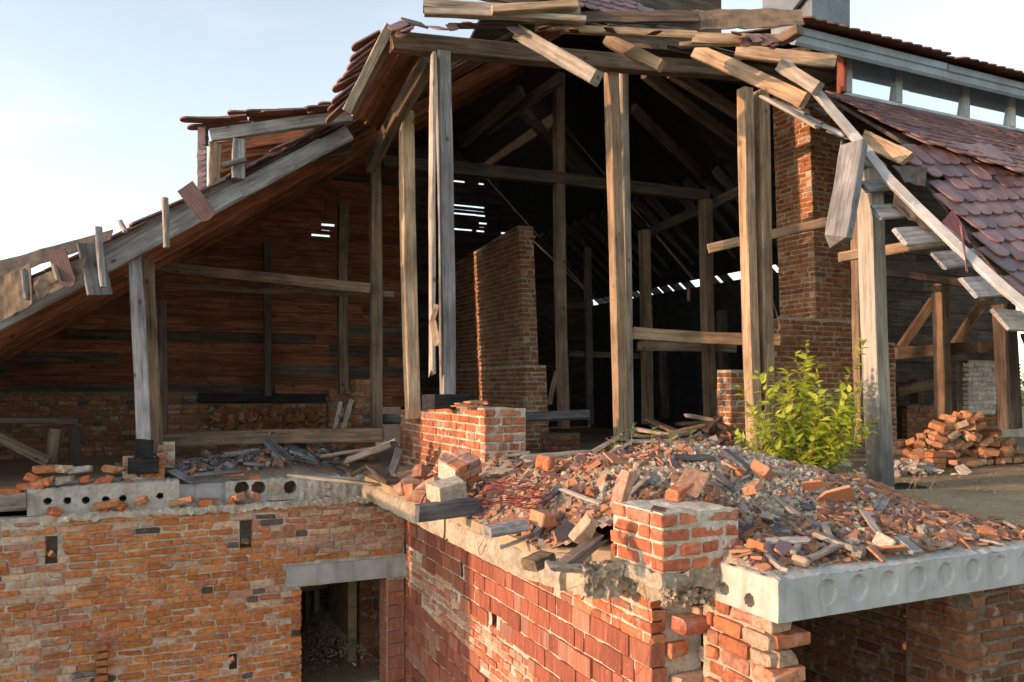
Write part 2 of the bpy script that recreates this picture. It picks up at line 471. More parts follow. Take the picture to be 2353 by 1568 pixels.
def face_bricks(axis, fixed, sgn, u0, u1, z0, z1, pitch, pal, rng, hp=.45, L=.25, H=.12, depth=.12, skip=None, top=None, lean=0.0,
                proud=.006, key=None, joint=.012, wave=.01, start=0, clip=None):
    """bricks of one wall face. axis 'x': the face runs along X at Y=fixed looking -Y (sgn -1); axis 'y': runs along Y at X=fixed looking -X"""
    items = []; z = z0; i = start
    while z+pitch*.6 < z1:
        pt = pitch
        for (a, b_) in course(u0(i) if callable(u0) else u0, u1(i) if callable(u1) else u1, rng, hp, L, H, joint):
            uc = (a+b_)/2; zc = z+pt/2
            if top and zc+pt*.3 > top(uc): continue
            if skip and skip(uc, zc, a, b_, i):
                if not clip: continue
                cs_ = clip(a, b_, zc)
                if not cs_: continue
                a, b_ = cs_; uc = (a+b_)/2
            ln = b_-a; dz = wave*fn(uc*.7, z*1.5, fixed); pr = rng.uniform(-proud, proud)
            hgt = (pt-joint)*rng.uniform(.93, 1.05)
            off = sgn*(pr-depth/2)
            if axis == 'x': c = V((uc, fixed+off, zc+dz)); rot = (rng.uniform(-.02, .02), rng.uniform(-.012, .012), rng.uniform(-.02, .02))
            else: c = V((fixed+off, uc, zc+dz)); rot = (rng.uniform(-.02, .02), rng.uniform(-.012, .012), math.pi/2+rng.uniform(-.02, .02))
            c.x += lean*(zc-z0)
            k = key or ('h' if ln < .17 else 's')
            items.append((c, (ln, depth, hgt), rot, pick(pal, rng) if not callable(pal) else pal(uc, zc, rng), k))
        z += pt; i += 1
    return items
def mortar_grid(m, axis, fixed, sgn, u0, u1, z0, z1, res=.03, rec=.011, amp=.010, skip=None, top=None, lean=0.0, seed=0.0):
    """uneven mortar surface a little behind the brick faces"""
    nu = max(2, int((u1-u0)/res)); nz = max(2, int((z1-z0)/res)); b0 = len(m.v); ok = {}
    for i in range(nu+1):
        for j in range(nz+1):
            u = u0+(u1-u0)*i/nu; z = z0+(z1-z0)*j/nz
            zz = min(z, top(u)) if top else z
            d = -rec + amp*(fn(u*9+seed, zz*9, 3.1)+.6*fn(u*31, zz*31+seed, 1.7))
            off = sgn*d
            p = (u, fixed+off, zz) if axis == 'x' else (fixed+off, u, zz)
            m.v.append((p[0]+lean*(zz-z0), p[1], p[2]))
    for i in range(nu):
        for j in range(nz):
            u = u0+(u1-u0)*(i+.5)/nu; z = z0+(z1-z0)*(j+.5)/nz
            if skip and skip(u, z): continue
            if top and z0+(z1-z0)*j/nz > top(u): continue
            a = b0+i*(nz+1)+j
            q = (a, a+nz+1, a+nz+2, a+1)
            if (axis == 'y') == (sgn < 0): q = q[::-1]
            m.f.append(q); m.m.append(0)
def brick_block(name, label, x0, x1, y0, y1, z0, z1, pitch, pal, cat='brick pillar', group=None, hp=.5, topfn=None, lean=0.0, L=.25, seed=1, joint=.014,
                proud=.008, maxn=300, H=.12, topx=None, faces='xy'):
    """free-standing brickwork seen from the front (-Y face) and the left (-X face), courses lapped at the corner"""
    rng = random.Random(seed); t = thing(name, label, cat, group, ((x0+x1)/2, (y0+y1)/2, z0))
    d = .12; items = []
    if 'x' in faces:
        items += face_bricks('x', y0, -1, lambda i: x0 if (i % 2 == 0 or 'y' not in faces) else x0+d+joint, x1, z0, z1, pitch, pal, rng, hp, L, H, joint=joint, proud=proud, top=topx, lean=lean)
    if 'y' in faces:
        items += face_bricks('y', x0, -1, lambda i: y0 if (i % 2 == 1 or 'x' not in faces) else y0+d+joint, y1, z0, z1, pitch, pal, rng, hp, L, H, joint=joint, proud=proud, top=topfn, lean=lean)
    inv = V(t.location)
    for k, it in enumerate(items): items[k] = (it[0]-inv, *it[1:])
    # emit scores in world space, so shift back for the test
    m = MB(); zt = z1
    if 'x' in faces: mortar_grid(m, 'x', y0, -1, x0+.008, x1, z0, z1, .03, .014, .008, top=topx, lean=lean, seed=seed)
    if 'y' in faces: mortar_grid(m, 'y', x0, -1, y0+.008, y1, z0, z1, .03, .014, .008, top=topfn, lean=lean, seed=seed+4)
    ztop = lambda x, y: min(topx(x) if topx else z1, topfn(y) if topfn else z1)-.006
    n = 10; b0 = len(m.v)
    X0, X1, Y0, Y1 = x0+.02, x1-.004, y0+.02, y1-.004
    for i in range(n+1):
        for j in range(n+1):
            x = X0+(X1-X0)*i/n; y = Y0+(Y1-Y0)*j/n; z = ztop(x, y)
            m.v.append((x+lean*(z-z0), y, z+.012*fn(x*12, y*12, seed)))
    for i in range(n):
        for j in range(n):
            a = b0+i*(n+1)+j; m.f.append((a, a+n+1, a+n+2, a+1)); m.m.append(0)
    # right and back sides
    for (pa, pb) in (((X1, Y0), (X1, Y1)), ((X1, Y1), (X0, Y1))):
        b0 = len(m.v)
        for k in range(n+1):
            x = pa[0]+(pb[0]-pa[0])*k/n; y = pa[1]+(pb[1]-pa[1])*k/n; z = ztop(x, y)
            m.v += [(x, y, z0), (x+lean*(z-z0), y, z+.01*fn(x*12, y*12, seed))]
        for k in range(n):
            a = b0+2*k; m.f.append((a, a+2, a+3, a+1)); m.m.append(0)
    m.build('mortar_core', SHADEM if pal in (PAL_IN, PAL_SHADE) else MORTAR, t, origin=(0, 0, 0)).location = -inv
    emit_local(t, items, maxn); return t
def emit_local(t, items, maxn):
    off = V(t.location)
    world = [(it[0]+off, *it[1:]) for it in items]
    before = set(t.children)
    emit(t, world, maxn)
    for c in t.children:
        if c not in before: c.location = c.location-off
# ---------------------------------------------------------------- large structure
def ground():
    m = MB(); n = 60; S = 900.0
    for i in range(n+1):
        for j in range(n+1):
            x = (i/n-.5)*2; y = (j/n-.5)*2
            x = math.copysign(abs(x)**2.2, x)*S; y = math.copysign(abs(y)**2.2, y)*S
            m.v.append((x, y, -4.6+.25*fn(x*.05, y*.05)))
    for i in range(n):
        for j in range(n):
            a = i*(n+1)+j; m.f.append((a, a+n+1, a+n+2, a+1)); m.m.append(0)
    b = NB('dry_grass_ground'); v = b.geo()
    col = b.mix(b.ramp(b.noise(v, .35, 7, .7), [(.35, 0.0), (.65, 1.0)]), (.11, .115, .045), (.30, .245, .15))
    b.bump(b.noise(v, 6, 6, .7), .8, .1)
    o = m.build('ground', b.fin(col, .95)); tag(o, 'rough dry grass ground around the ruined building', None, kind='structure')
ground()

WA = -7.7        # left end of the left wing
# --- floors
def floor_part(name, poly, z0, z1, mat, lab):
    n = len(poly); m = MB()
    m.add([(x, y, z1) for x, y in poly]+[(x, y, z0) for x, y in poly],
          [tuple(range(n)), tuple(range(2*n-1, n-1, -1))]+[(i+n, (i+1) % n+n, (i+1) % n, i) for i in range(n)])
    o = m.build(name, mat); return tag(o, lab, None, kind='structure')
floor_part('attic_floor', [(-.5, -4.55), (-.30, -4.75), (-.12, -4.95), (.14, -5.05), (.40, -5.60), (.40, -5.93), (14, -5.93), (14, 13), (-.5, 13)], -.24, -.012, FLOOR,
           'dusty cement floor of the open attic')
floor_part('left_wing_floor', [(WA, .42), (-.52, .42), (-.52, 7), (WA, 7)], -.25, -.03, FLOOR, 'dark dusty floor of the left wing attic')
floor_part('lower_floor', [(-8, .42), (14, .42), (14, 13), (-8, 13)], -2.9, -2.65, FLOOR, 'dark lower storey floor seen through the doorway')
floor_part('lower_floor_right', [(.3, -6), (14, -6), (14, .28), (.3, .28)], -3.5, -3.3, FLOOR, 'dark lower storey floor under the slab')

# --- left wing brick wall, face at Y = 0
D0 = on(693, 1400, 1, 0).x; D1 = on(890, 1400, 1, 0).x; DT = on(790, 1338, 1, 0).z
LI = [on(657, 1300, 1, 0).x, on(932, 1300, 1, 0).x, on(790, 1338, 1, 0).z, on(790, 1292, 1, 0).z]
def sl(px0, px1, py0, py1):
    a = on(px0, py0, 1, 0); b_ = on(px1, py1, 1, 0); return (a.x, b_.x, b_.z, a.z)
SLOTS = [sl(106, 134, 1232, 1292), sl(549, 579, 1198, 1262), sl(527, 546, 1508, 1538), sl(-6, 3, 1200, 1240)]
def wall_top(x): return -.275+.03*fn(x*1.3, 4.4)+(-.02 if x > -1.7 else 0)
def in_slot(u, z, pad=0.0):
    for (a, b_, z0, z1) in SLOTS:
        if a-pad < u < b_+pad and z0-pad < z < z1+pad: return True
    return False
def lw_skip_b(u, z, a, b_, i):
    if a < D1 and b_ > D0 and z < DT+.02: return True
    if a < LI[1] and b_ > LI[0] and LI[2]-.02 < z < LI[3]+.02: return True
    for (s0, s1, z0, z1) in SLOTS:
        if a < s1-.02 and b_ > s0+.02 and z0-.02 < z < z1+.02: return True
    return False
def lw_skip_m(u, z):
    return (D0-.01 < u < D1+.01 and z < DT) or in_slot(u, z)
def pal_left(u, z, rng):
    pale = fn(u*.9+3, z*2.2, 8.0)+.35*fn(u*3, z*9, 2.0)
    if z > -.95 and u > -2.1: pale += .42
    if pale > .34: return pick([((.56, .38, .25), 3), ((.50, .28, .19), 3), ((.49, .20, .10), 2), ((.14, .10, .09), .5)], rng)
    return pick([((.52, .195, .062), 10), ((.47, .17, .055), 6), ((.55, .235, .085), 5), ((.47, .18, .10), 2), ((.54, .36, .24), .8), ((.11, .08, .07), .35)], rng)
def lw_clip(a, b_, z):
    for (s0, s1, z0, z1) in SLOTS+[(D0-.22, D1, -9, DT), (LI[0], LI[1], LI[2], LI[3])]:
        if a < s1-.02 and b_ > s0+.02 and z0-.02 < z < z1+.02:
            l, r = (a, min(b_, s0-.004)), (max(a, s1+.004), b_)
            a, b_ = l if l[1]-l[0] > r[1]-r[0] else r
    return (a, b_) if b_-a > .045 else None
wall = thing('brick_wall', 'orange brick outer wall of the left wing with doorway and putlog holes', 'brick wall', None, (0, 0, 0))
rng = random.Random(21)
items = face_bricks('x', 0.0, -1, -4.9, .0, -3.3, -.25, .077, pal_left, rng, .42, skip=lw_skip_b, clip=lw_clip, top=wall_top, proud=.010, joint=.013, wave=.035)
# split bricks at the door jambs so the edge is clean
for k in range(38):
    z = -3.3+.077*k+.0385
    if z > DT: break
    l = .12 if k % 2 else .21
    items.append((V((D0-l/2, .055, z+.035*fn(D0*.7, (z-.0385)*1.5, 0))), (l, .13, .064), (0, 0, rng.uniform(-.03, .03)), pal_left(D0, z, rng), 's' if l > .17 else 'h'))
for (s0, s1, z0, z1) in [(on(219, 1500, 1, 0).x, on(250, 1500, 1, 0).x, on(230, 1580, 1, 0).z, on(230, 1492, 1, 0).z)]:
    z = z0
    while z < z1:
        items.append((V(((s0+s1)/2+rng.uniform(-.01, .01), -.02, z+.035)), (.12, .14, .062), (0, 0, 0), (.40, .17, .065), 'h')); z += .08
emit(wall, items, 300)
m = MB()
mortar_grid(m, 'x', 0.0, -1, -4.9, 0.0, -3.3, -.25, .028, .018, .013, skip=lw_skip_m, top=wall_top, seed=2)
m.box((WA, .34, -4.6), (D0-.26, .40, -.30)); m.box((D0-.259, .10, -4.6), (D0-.004, .40, -.30)); m.box((D1+.016, .05, -4.6), (-.004, .385, -.30)); m.box((D0-.003, .10, DT+.003), (D1+.003, .398, -.80)); m.box((D0-.003, .34, -.799), (D1+.003, .398, -.302))
m.box((WA, .012, -4.6), (-4.91, .099, -.29)); m.box((-4.9, .012, -4.6), (-.02, .099, -3.31))
m.build('wall_core', MORTAR, wall)
lint = MB()
lx0, lx1 = LI[0], .012
pts = [(lx0, -.03), (lx1, -.012), (lx1, .30), (lx0, .30)]
lint.hexa([(x, y, LI[2]-.0+(.015 if x == lx0 else 0)) for x, y in pts]+[(x, y, LI[3]+(.01 if x == lx0 else 0)) for x, y in pts])
lint.build('lintel', CONC, wall)['label'] = 'grey concrete lintel over the doorway'
# jamb of hollow blocks right of the door
for k in range(17):
    z = -3.3+.155*k
    if z+.14 > LI[2]: break
    o = bpy.data.objects.new('block', SETS['k'][k % 9][1]); o.location = ((D1-.004)/2+.0, .19, z+.072); o.scale = ((abs(D1)-.012)/.25, .40/.12, .143/.14)
    o.color = (.36, .15, .10, 1); link(o, wall)
# reveals inside the door and the end/back walls of the left wing
def slab_box(name, lo, hi, mat, label, cat='wall', parent=None):
    m = MB(); m.box(lo, hi); o = m.build(name, mat, parent, origin=((lo[0]+hi[0])/2, (lo[1]+hi[1])/2, lo[2]))
    return tag(o, label, cat) if not parent else o

# --- mortar bed and slab ends lying on the wall top
def rough_strip(name, x0, x1, y0, y1, z0, z1, mat, label, cat, res=.035, amp=.03, parent=None, seed=0):
    """ragged mass of mortar or broken concrete: a displaced box"""
    nx = max(3, int((x1-x0)/res)); prof = []
    ny = max(2, int((y1-y0)/res)); nz = max(2, int((z1-z0)/res))
    for j in range(nz): prof.append((y0, z0+(z1-z0)*j/nz))
    for j in range(ny): prof.append((y0+(y1-y0)*j/ny, z1))
    for j in range(nz): prof.append((y1, z1-(z1-z0)*j/nz))
    for j in range(ny): prof.append((y1-(y1-y0)*j/ny, z0))
    n = len(prof); m = MB()
    for i in range(nx+1):
        x = x0+(x1-x0)*i/nx
        for (y, z) in prof:
            dv = .8*noise.noise_vector(V((x*7+seed, y*7, z*7)))+.7*noise.noise_vector(V((x*24, y*24+seed, z*24)))+.45*noise.noise_vector(V((x*63, y*63, z*63+seed)))
            m.v.append((x+dv.x*amp*.6, y+dv.y*amp, z+dv.z*amp))
    for i in range(nx):
        for j in range(n):
            a = i*n+j; b_ = i*n+(j+1) % n
            m.f.append((a, a+n, b_+n, b_)[::-1]); m.m.append(0)
    m.f.append(tuple(range(n))[::-1]); m.m.append(0); m.f.append(tuple(nx*n+j for j in range(n))); m.m.append(0)
    o = m.build(name, mat, parent, origin=None if parent else ((x0+x1)/2, (y0+y1)/2, z0))
    return o if parent else tag(o, label, cat)
rough_strip('mortar_bed', on(125, 1180, 1, 0).x, -.25, -.025, .34, -.33, -.262, MORTAR, 'crumbling mortar ledge along the top of the left brick wall', 'mortar', .03, .035)
def holed_slab(name, x0, x1, y0, z0, z1, holes, mat, label, depth=.6, plugs=()):
    """hollow-core slab end: uneven broken front face with round openings, cores run back"""
    t = thing(name, label, 'concrete slab', None, ((x0+x1)/2, y0, z0)); off = V(t.location); m = MB()
    top = lambda x: z1-.012-.05*max(0, fn(x*2.3, z1*9+1))-.022*abs(fn(x*9, 4))+.010*fn(x*25, 2)
    nx, nz = int((x1-x0)/.009), 34
    for i in range(nx+1):
        x = x0+(x1-x0)*i/nx
        for j in range(nz+1):
            z = z0+(top(x)-z0)*j/nz; d = .016*fn(x*7, z*7, 2)+.008*fn(x*24, z*24, 5)+(.03 if j == nz else 0)
            m.v.append((x, y0+d, z))
        m.v.append((x, y0+depth, top(x)))
    N = nz+2
    for i in range(nx):
        for j in range(nz):
            c = [(m.v[i*N+j][k]+m.v[(i+1)*N+j+1][k])/2 for k in (0, 2)]
            if any((c[0]-h[0])**2+(c[1]-h[1])**2 < (h[2]*(1+.10*fn(c[0]*20, c[1]*20)))**2 for h in holes): continue
            a_ = i*N+j; m.f.append((a_, a_+N, a_+N+1, a_+1)); m.m.append(0)
        a_ = i*N+nz; m.f.append((a_, a_+N, a_+N+1, a_+1)); m.m.append(0)
    for (hx, hz, r) in holes:
        b0 = len(m.v); K = 14
        for k in range(K):
            c_, s_ = math.cos(2*math.pi*k/K)*r*1.1, math.sin(2*math.pi*k/K)*r*1.1; m.v += [(hx+c_, y0+.012, hz+s_), (hx+c_, y0+depth*.8, hz+s_)]
        for k in range(K): q = (k+1) % K; m.f.append((b0+2*k, b0+2*k+1, b0+2*q+1, b0+2*q)); m.m.append(0)
        m.f.append(tuple(b0+2*k+1 for k in range(K))); m.m.append(0)
    for (xx, s_) in ((x0, 1), (x1, -1)): m.hexa([(xx, y0+.01, z0), (xx+.02*s_, y0+.01, z0), (xx+.02*s_, y0+depth, z0), (xx, y0+depth, z0), (xx, y0+.03, top(xx)-.004), (xx+.02*s_, y0+.03, top(xx)-.004), (xx+.02*s_, y0+depth, top(xx)-.004), (xx, y0+depth, top(xx)-.004)])
    m.build('slab_body', mat, t, origin=off).location = (0, 0, 0)
    for (hx, hz, r) in plugs:
        q = MB(); pts = [(hx+math.cos(a)*r, y0-.018, hz+math.sin(a)*r) for a in [2*math.pi*k/14 for k in range(14)]]
        q.add(pts+[(x, y0+.05, z) for x, _, z in pts], [tuple(range(13, -1, -1))]+[(i, (i+1) % 14, (i+1) % 14+14, i+14) for i in range(14)])
        o = q.build('core_plug', ROUGHC, t, origin=off); o.location = (0, 0, 0)
    return t
def hb(px, py, r, y): p = on(px, py, 1, y); return (p.x, p.z, r)
ya = .06
holed_slab('hollow_slab_end', on(62, 1150, 1, ya).x, on(412, 1120, 1, ya).x, ya, -.262, .045,
           [hb(109, 1152, .038, ya), hb(155, 1151, .038, ya), hb(197, 1150, .038, ya), hb(243, 1148, .036, ya), hb(282, 1146, .036, ya), hb(368, 1140, .036, ya)], CONCW,
           'whitish concrete slab end with a row of small holes under the grey post')
yb = .10
holed_slab('hollow_slab_end', on(519, 1120, 1, yb).x, on(780, 1110, 1, yb).x, yb, -.255, .02,
           [hb(556, 1122, .078, yb), hb(594, 1122, .078, yb), hb(667, 1120, .075, yb)], CONCW,
           'whitish hollow slab end with large round cores near the centre', plugs=[hb(632, 1124, .07, yb), hb(708, 1118, .07, yb)])
slab_box('recessed_slab', (on(412, 1130, 1, .2).x, .2, -.262), (on(522, 1130, 1, .2).x, .42, -.03), CONC, 'set back piece of plain concrete between the two holed slab ends', 'concrete slab')
rough_strip('broken_concrete', on(690, 1120, 1, .06).x, on(850, 1150, 1, .06).x, .05, .42, -.262, -.03, CONCW, 'crumbled whitish concrete at the right end of the left wall', 'concrete', .03, .04)
timber('squared_timber', on(-20, 1158, 1, -.02)+V((0, .08, 0)), on(60, 1152, 1, -.02)+V((0, .08, 0)), .2, .15, W_PALE, None, (0, 0, 1), 'pale squared timber end lying on the wall at the left edge', 'timber')

# --- hollow clay block wall, face at X = 0, from the corner towards the camera
hw = thing('hollow_block_wall', 'sunlit red hollow clay block wall below the slab edge', 'block wall', None, (0, 0, 0))
rng = random.Random(4); NEAR = -5.23
def patchy(y, z):   # zone of ordinary small bricks within the block wall
    zc = -1.42+.10*(y+3)
    return abs(z-zc) < .24+.10*fn(y*1.2, 3)
HS = [(on(1058, 1300, 0, 0).y, -.66, .05, .20), (on(1131, 1405, 0, 0).y, -1.10, .05, .14)]
def hs_skip(u, z, a, b_, i):
    for (y, zz, w_, h_) in HS:
        if abs(u-y) < w_ and abs(z-zz) < h_: return True
    return patchy(u, z)
items = []
z = -3.2; i = 0
while z < -.27:
    p = .155
    near_top = z > -.60
    for (a, b_) in course(NEAR, -.004, rng, .35, .25, .13, .010):
        uc, zc = (a+b_)/2, z+p/2
        if near_top and uc < -4.0: continue
        if hs_skip(uc, zc, a, b_, i): continue
        ps = .02 if rng.random() < .03 else rng.uniform(-.006, .006)
        items.append((V((.06-ps, uc, zc+.012*fn(uc, z))), (b_-a, .12, p-.013), (rng.uniform(-.01, .01), rng.uniform(-.012, .012), math.pi/2+rng.uniform(-.012, .012)), pick(PAL_BLOCK, rng), 'k'))
    z += p; i += 1
small = face_bricks('y', 0.0, -1, NEAR, -.004, -2.6, -.9, .077, [((.44, .18, .10), 4), ((.50, .31, .21), 4), ((.42, .25, .17), 3), ((.40, .13, .08), 2)], rng, .6,
                    skip=lambda u, z, a, b_, i: not patchy(u, z), proud=.012)
tops = face_bricks('y', 0.0, -1, NEAR, -4.02, -.58, -.27, .077, PAL_RED, rng, .4, proud=.006)
emit(hw, items, 300, 'block', 'far_blocks'); emit(hw, small+tops, 300)
m = MB(); mortar_grid(m, 'y', 0.0, -1, NEAR+.01, -.003, -3.3, -.262, .035, .014, .012, skip=lambda u, z: any(abs(u-y) < w_ and abs(z-zz) < h_ for (y, zz, w_, h_) in HS), seed=9)
m.box((.11, NEAR+.03, -4.6), (.42, .35, -.262)); m.build('wall_core', MORTAR, hw)
# near end of that wall: exposed mortar, stones and toothed bricks
be = thing('broken_wall_end', 'ragged toothed wall end of mortar and loose bricks below the slab corner', 'broken masonry', None, (0, 0, 0))
rough_strip('mortar_mass', .10, .40, NEAR+.06, NEAR+.55, -3.2, -.62, ROUGHC, None, None, .04, .05, be, 3)
rough_strip('mortar_mass', .06, .40, NEAR+.03, NEAR+.5, -2.6, -.80, ROUGHC, None, None, .035, .06, be, 13)
rough_strip('mortar_mass', .14, .40, NEAR+.12, NEAR+.5, -.64, -.28, ROUGHC, None, None, .04, .05, be, 8)
def tooth(px, py, Y, ln, hgt, rz, col, name='brick', dep=.13, key='s', rx=0, ry=0):
    o = bpy.data.objects.new(name, R.choice(SETS[key])[1]); dims = SETS[key][0][0]
    o.location = at(px, py, Y); o.rotation_euler = (rx, ry, rz); o.scale = (ln/dims[0], dep/dims[1], hgt/dims[2]); o.color = (*col, 1)
    return o
ORG = (.50, .165, .07); PAL2 = (.46, .32, .22); PUR = (.34, .15, .12)
for (px, py, yy, ln, hgt, col, key) in ((1598, 1432, -5.30, .29, .10, (.42, .14, .09), 's'), (1652, 1500, -5.28, .24, .095, PAL2, 's'), (1655, 1540, -5.24, .2, .10, PUR, 's'), (1590, 1562, -5.24, .3, .09, PAL2, 's'),
                                       (1648, 1580, -5.26, .27, .095, PAL2, 's'), (1548, 1488, -5.20, .14, .09, ORG, 'h'), (1665, 1402, -5.25, .12, .05, PAL2, 'c'), (1612, 1398, -5.22, .17, .055, PAL2, 'c')):
    p_ = on(px, py, 1, yy); o = tooth(px, py, 1, ln, hgt, R.uniform(-.12, .12), col, key=key); o.location = p_; link(o, be)
rngp = random.Random(64)
pit = face_bricks('y', .34, -1, -5.93, -5.36, -3.0, -.28, .102, PAL_RED, rngp, .3, joint=.02, proud=.02)
for k in range(27):
    z = -3.0+.102*k+.051; l = .26 if k % 2 else .16
    pit.append((V((.34+l/2+rngp.uniform(-.02, .05), -5.86, z)), (l, .17, .082), (0, 0, rngp.uniform(-.06, .06)), pick(PAL_RED, rngp), 's' if l > .2 else 'h'))
emit(be, pit, 300)
rough_strip('mortar_mass', .36, .50, -5.86, -5.3, -3.2, -.30, ROUGHC, None, None, .05, .012, be, 5)

# --- floor slabs whose edges show
# long slab edge above the block wall
def edge_slab():
    m = MB(); n = 90; y0, y1 = -4.85, 2.4; xe = -.54
    for i in range(n+1):
        y = y0+(y1-y0)*i/n
        brk = max(0.0, 1-(y-y0)/.55)
        xo = xe+.010*fn(y*6, 1)+brk*.10+brk*.05*fn(y*14, 5)
        zb = -.262+.014*fn(y*9, 2)+.02*max(0, fn(y*3, 7)); zt = -.10+.035*fn(y*5, 9)+.015*fn(y*17, 4)
        zm = (zb+zt)/2
        m.v += [(.2, y, zb+.02), (xo+.03*abs(fn(y*11, 3)), y, zb), (xo-.006, y, zm+.02*fn(y*8, 1)), (xo+.02, y, zt), (xo+.10+.03*fn(y*7, 2), y, -.045+.02*fn(y*10, 6)), (.2, y, -.016)]
    for i in range(n):
        for j in range(5):
            a = i*6+j; m.f.append((a, a+1, a+7, a+6)); m.m.append(0)
    m.f.append((0, 5, 4, 3, 2, 1)[::-1]); m.m.append(0); m.f.append(tuple(n*6+j for j in range(6))); m.m.append(0)
    o = m.build('floor_slab_edge', ROUGHC, origin=(-.5, -2, -.26)); tag(o, 'long sunlit concrete slab edge above the block wall', 'concrete slab')
edge_slab()
rough_strip('broken_slab_end', -.02, .62, -5.40, -4.95, -.262, -.085, ROUGHC, 'broken pebbly concrete slab end under the foreground brick pillar', 'concrete', .017, .042, None, 6)
rough_strip('broken_slab_edge', -.40, .06, -5.10, -4.62, -.262, -.10, ROUGHC, 'jagged pebbly concrete edge left of the foreground brick pillar', 'concrete', .017, .045, None, 2)
# right hollow-core slab with plugged cores on its front face (Y = -6)
def right_slab():
    t = thing('hollow_core_slab', 'grey concrete floor slab with a row of round recesses at right', 'concrete slab', None, (.33, -6, -.262)); off = V(t.location)
    x0, x1, y0, z0, z1 = .33, 6.0, -6.0, -.262, -.0
    zc, r = (z0+z1)/2+.005, .078
    xs = [on(p, q, 1, y0).x for p, q in ((1901, 1372), (1973, 1362), (2043, 1352), (2109, 1343), (2174, 1335), (2237, 1326), (2298, 1318), (2358, 1310))]
    st = xs[-1]-xs[-2]
    while xs[-1]+st < x1-.1: xs.append(xs[-1]+st)
    m = MB(); N = 24; edges = [x0]+[(xs[i]+xs[i+1])/2 for i in range(len(xs)-1)]+[x1]
    # ragged top edge helper
    ztop = lambda x: z1-.018-.02*abs(fn(x*6, 2))-.012*fn(x*19, 5)
    for i, hx in enumerate(xs):
        e0, e1 = edges[i], edges[i+1]; b0 = len(m.v)
        angs = [2*math.pi*(k+.5)/N for k in range(N)]
        for a in angs:
            ca, sa = math.cos(a), math.sin(a); s_ = min(((e1-hx) if ca > 0 else (hx-e0))/max(abs(ca), 1e-6), ((z1-zc) if sa > 0 else (zc-z0))/max(abs(sa), 1e-6))
            ox, oz = hx+ca*s_, zc+sa*s_
            # snap to the rectangle corners so that no gap stays open
            if abs(ox-e0) < .03 and abs(oz-z1) < .03 and False: pass
            for (rr, dep) in ((1.05, 0), (.96, .005), (.82, .016), (.45, .020)): m.v.append((hx+ca*r*rr, y0+dep*(1+.3*sa), zc+sa*r*rr))
            zz = oz if oz < z1-.001 else ztop(ox)
            m.v.append((ox, y0+.004*fn(ox*10, oz*10), max(zz, zc+sa*r*1.05) if sa > 0 else zz))
        for k in range(N):
            A, B = b0+5*k, b0+5*((k+1) % N)
            for (p, q) in ((0, 1), (1, 2), (2, 3)): m.f.append((A+p, A+q, B+q, B+p)); m.m.append(0)
            m.f.append((A+4, A, B, B+4)); m.m.append(0)
        m.f.append(tuple(b0+5*k+3 for k in range(N-1, -1, -1))); m.m.append(0)
        m.v += [(e0, y0+.002, z0), (e1, y0+.002, z0), (e1, y0+.002, ztop(e1)), (e0, y0+.002, ztop(e0))]; c0 = len(m.v)-4
        # corner triangles
        def ring(cx, cz):
            best = sorted(range(N), key=lambda k: (m.v[b0+5*k+4][0]-cx)**2+(m.v[b0+5*k+4][2]-cz)**2)[:2]; return best
        for ci, (cx, cz) in enumerate(((e0, z0), (e1, z0), (e1, z1), (e0, z1))):
            k0, k1 = ring(cx, cz); tri = [c0+ci, b0+5*k0+4, b0+5*k1+4]
            n_ = (V(m.v[tri[1]])-V(m.v[tri[0]])).cross(V(m.v[tri[2]])-V(m.v[tri[0]]))
            m.f.append(tuple(tri if n_.y < 0 else tri[::-1])); m.m.append(0)
    # bottom and ragged top lip
    n = 120
    b0 = len(m.v)
    for i in range(n+1):
        x = x0+(x1-x0)*i/n; zt = ztop(x)
        m.v += [(x, y0+.003, zt), (x, y0+.05+.02*fn(x*9, 1), -.006+.006*fn(x*20, 2)), (x, y0+.35, -.004), (x, y0+.002, z0+.004*fn(x*12, 8)), (x, y0+1.2, z0)]
    for i in range(n):
        a = b0+5*i; m.f += [(a, a+5, a+6, a+1), (a+1, a+6, a+7, a+2), (a+3, a+4, a+9, a+8)]; m.m += [0, 0, 0]
    m.build('slab_body', CONC, t, origin=off).location = (0, 0, 0)
    # left end face with two open core holes, in the sun
    s = MB(); y1 = -5.03; ny, nz = 100, 28; HH = [(on(1722, 1378, 0, .33).y, on(1722, 1378, 0, .33).z, .042), (on(1665, 1352, 0, .33).y, on(1665, 1352, 0, .33).z, .042)]
    for i in range(ny+1):
        for j in range(nz+1):
            y = y0+(y1-y0)*i/ny; z = z0+(z1-.012-z0)*j/nz; x = x0+.006*fn(y*9, z*9, 1)+.003*fn(y*30, z*30, 3)
            if j == nz: z += .012*fn(y*11, 4)
            s.v.append((x+(.02 if j == nz else 0), y, z))
    for i in range(ny):
        for j in range(nz):
            yy = y0+(y1-y0)*(i+.5)/ny; zz = z0+(z1-z0)*(j+.5)/nz
            if any((yy-h[0])**2+(zz-h[1])**2 < h[2]**2 for h in HH): continue
            a = i*(nz+1)+j; s.f.append((a, a+1, a+nz+2, a+nz+1)); s.m.append(0)
    for (hy, hz, r_) in HH:
        pts = [(hy+math.cos(k*math.pi/7)*r_*1.12, hz+math.sin(k*math.pi/7)*r_*1.12) for k in range(14)]
        b0 = len(s.v); s.v += [(x0+.004, y, z) for y, z in pts]+[(x0+.3, y, z) for y, z in pts]
        for k in range(14): s.f.append((b0+k, b0+(k+1) % 14, b0+14+(k+1) % 14, b0+14+k)); s.m.append(0)
        s.f.append(tuple(b0+14+k for k in range(14))); s.m.append(0)
    s.build('slab_end_face', CONCW, t, origin=off).location = (0, 0, 0)
right_slab()

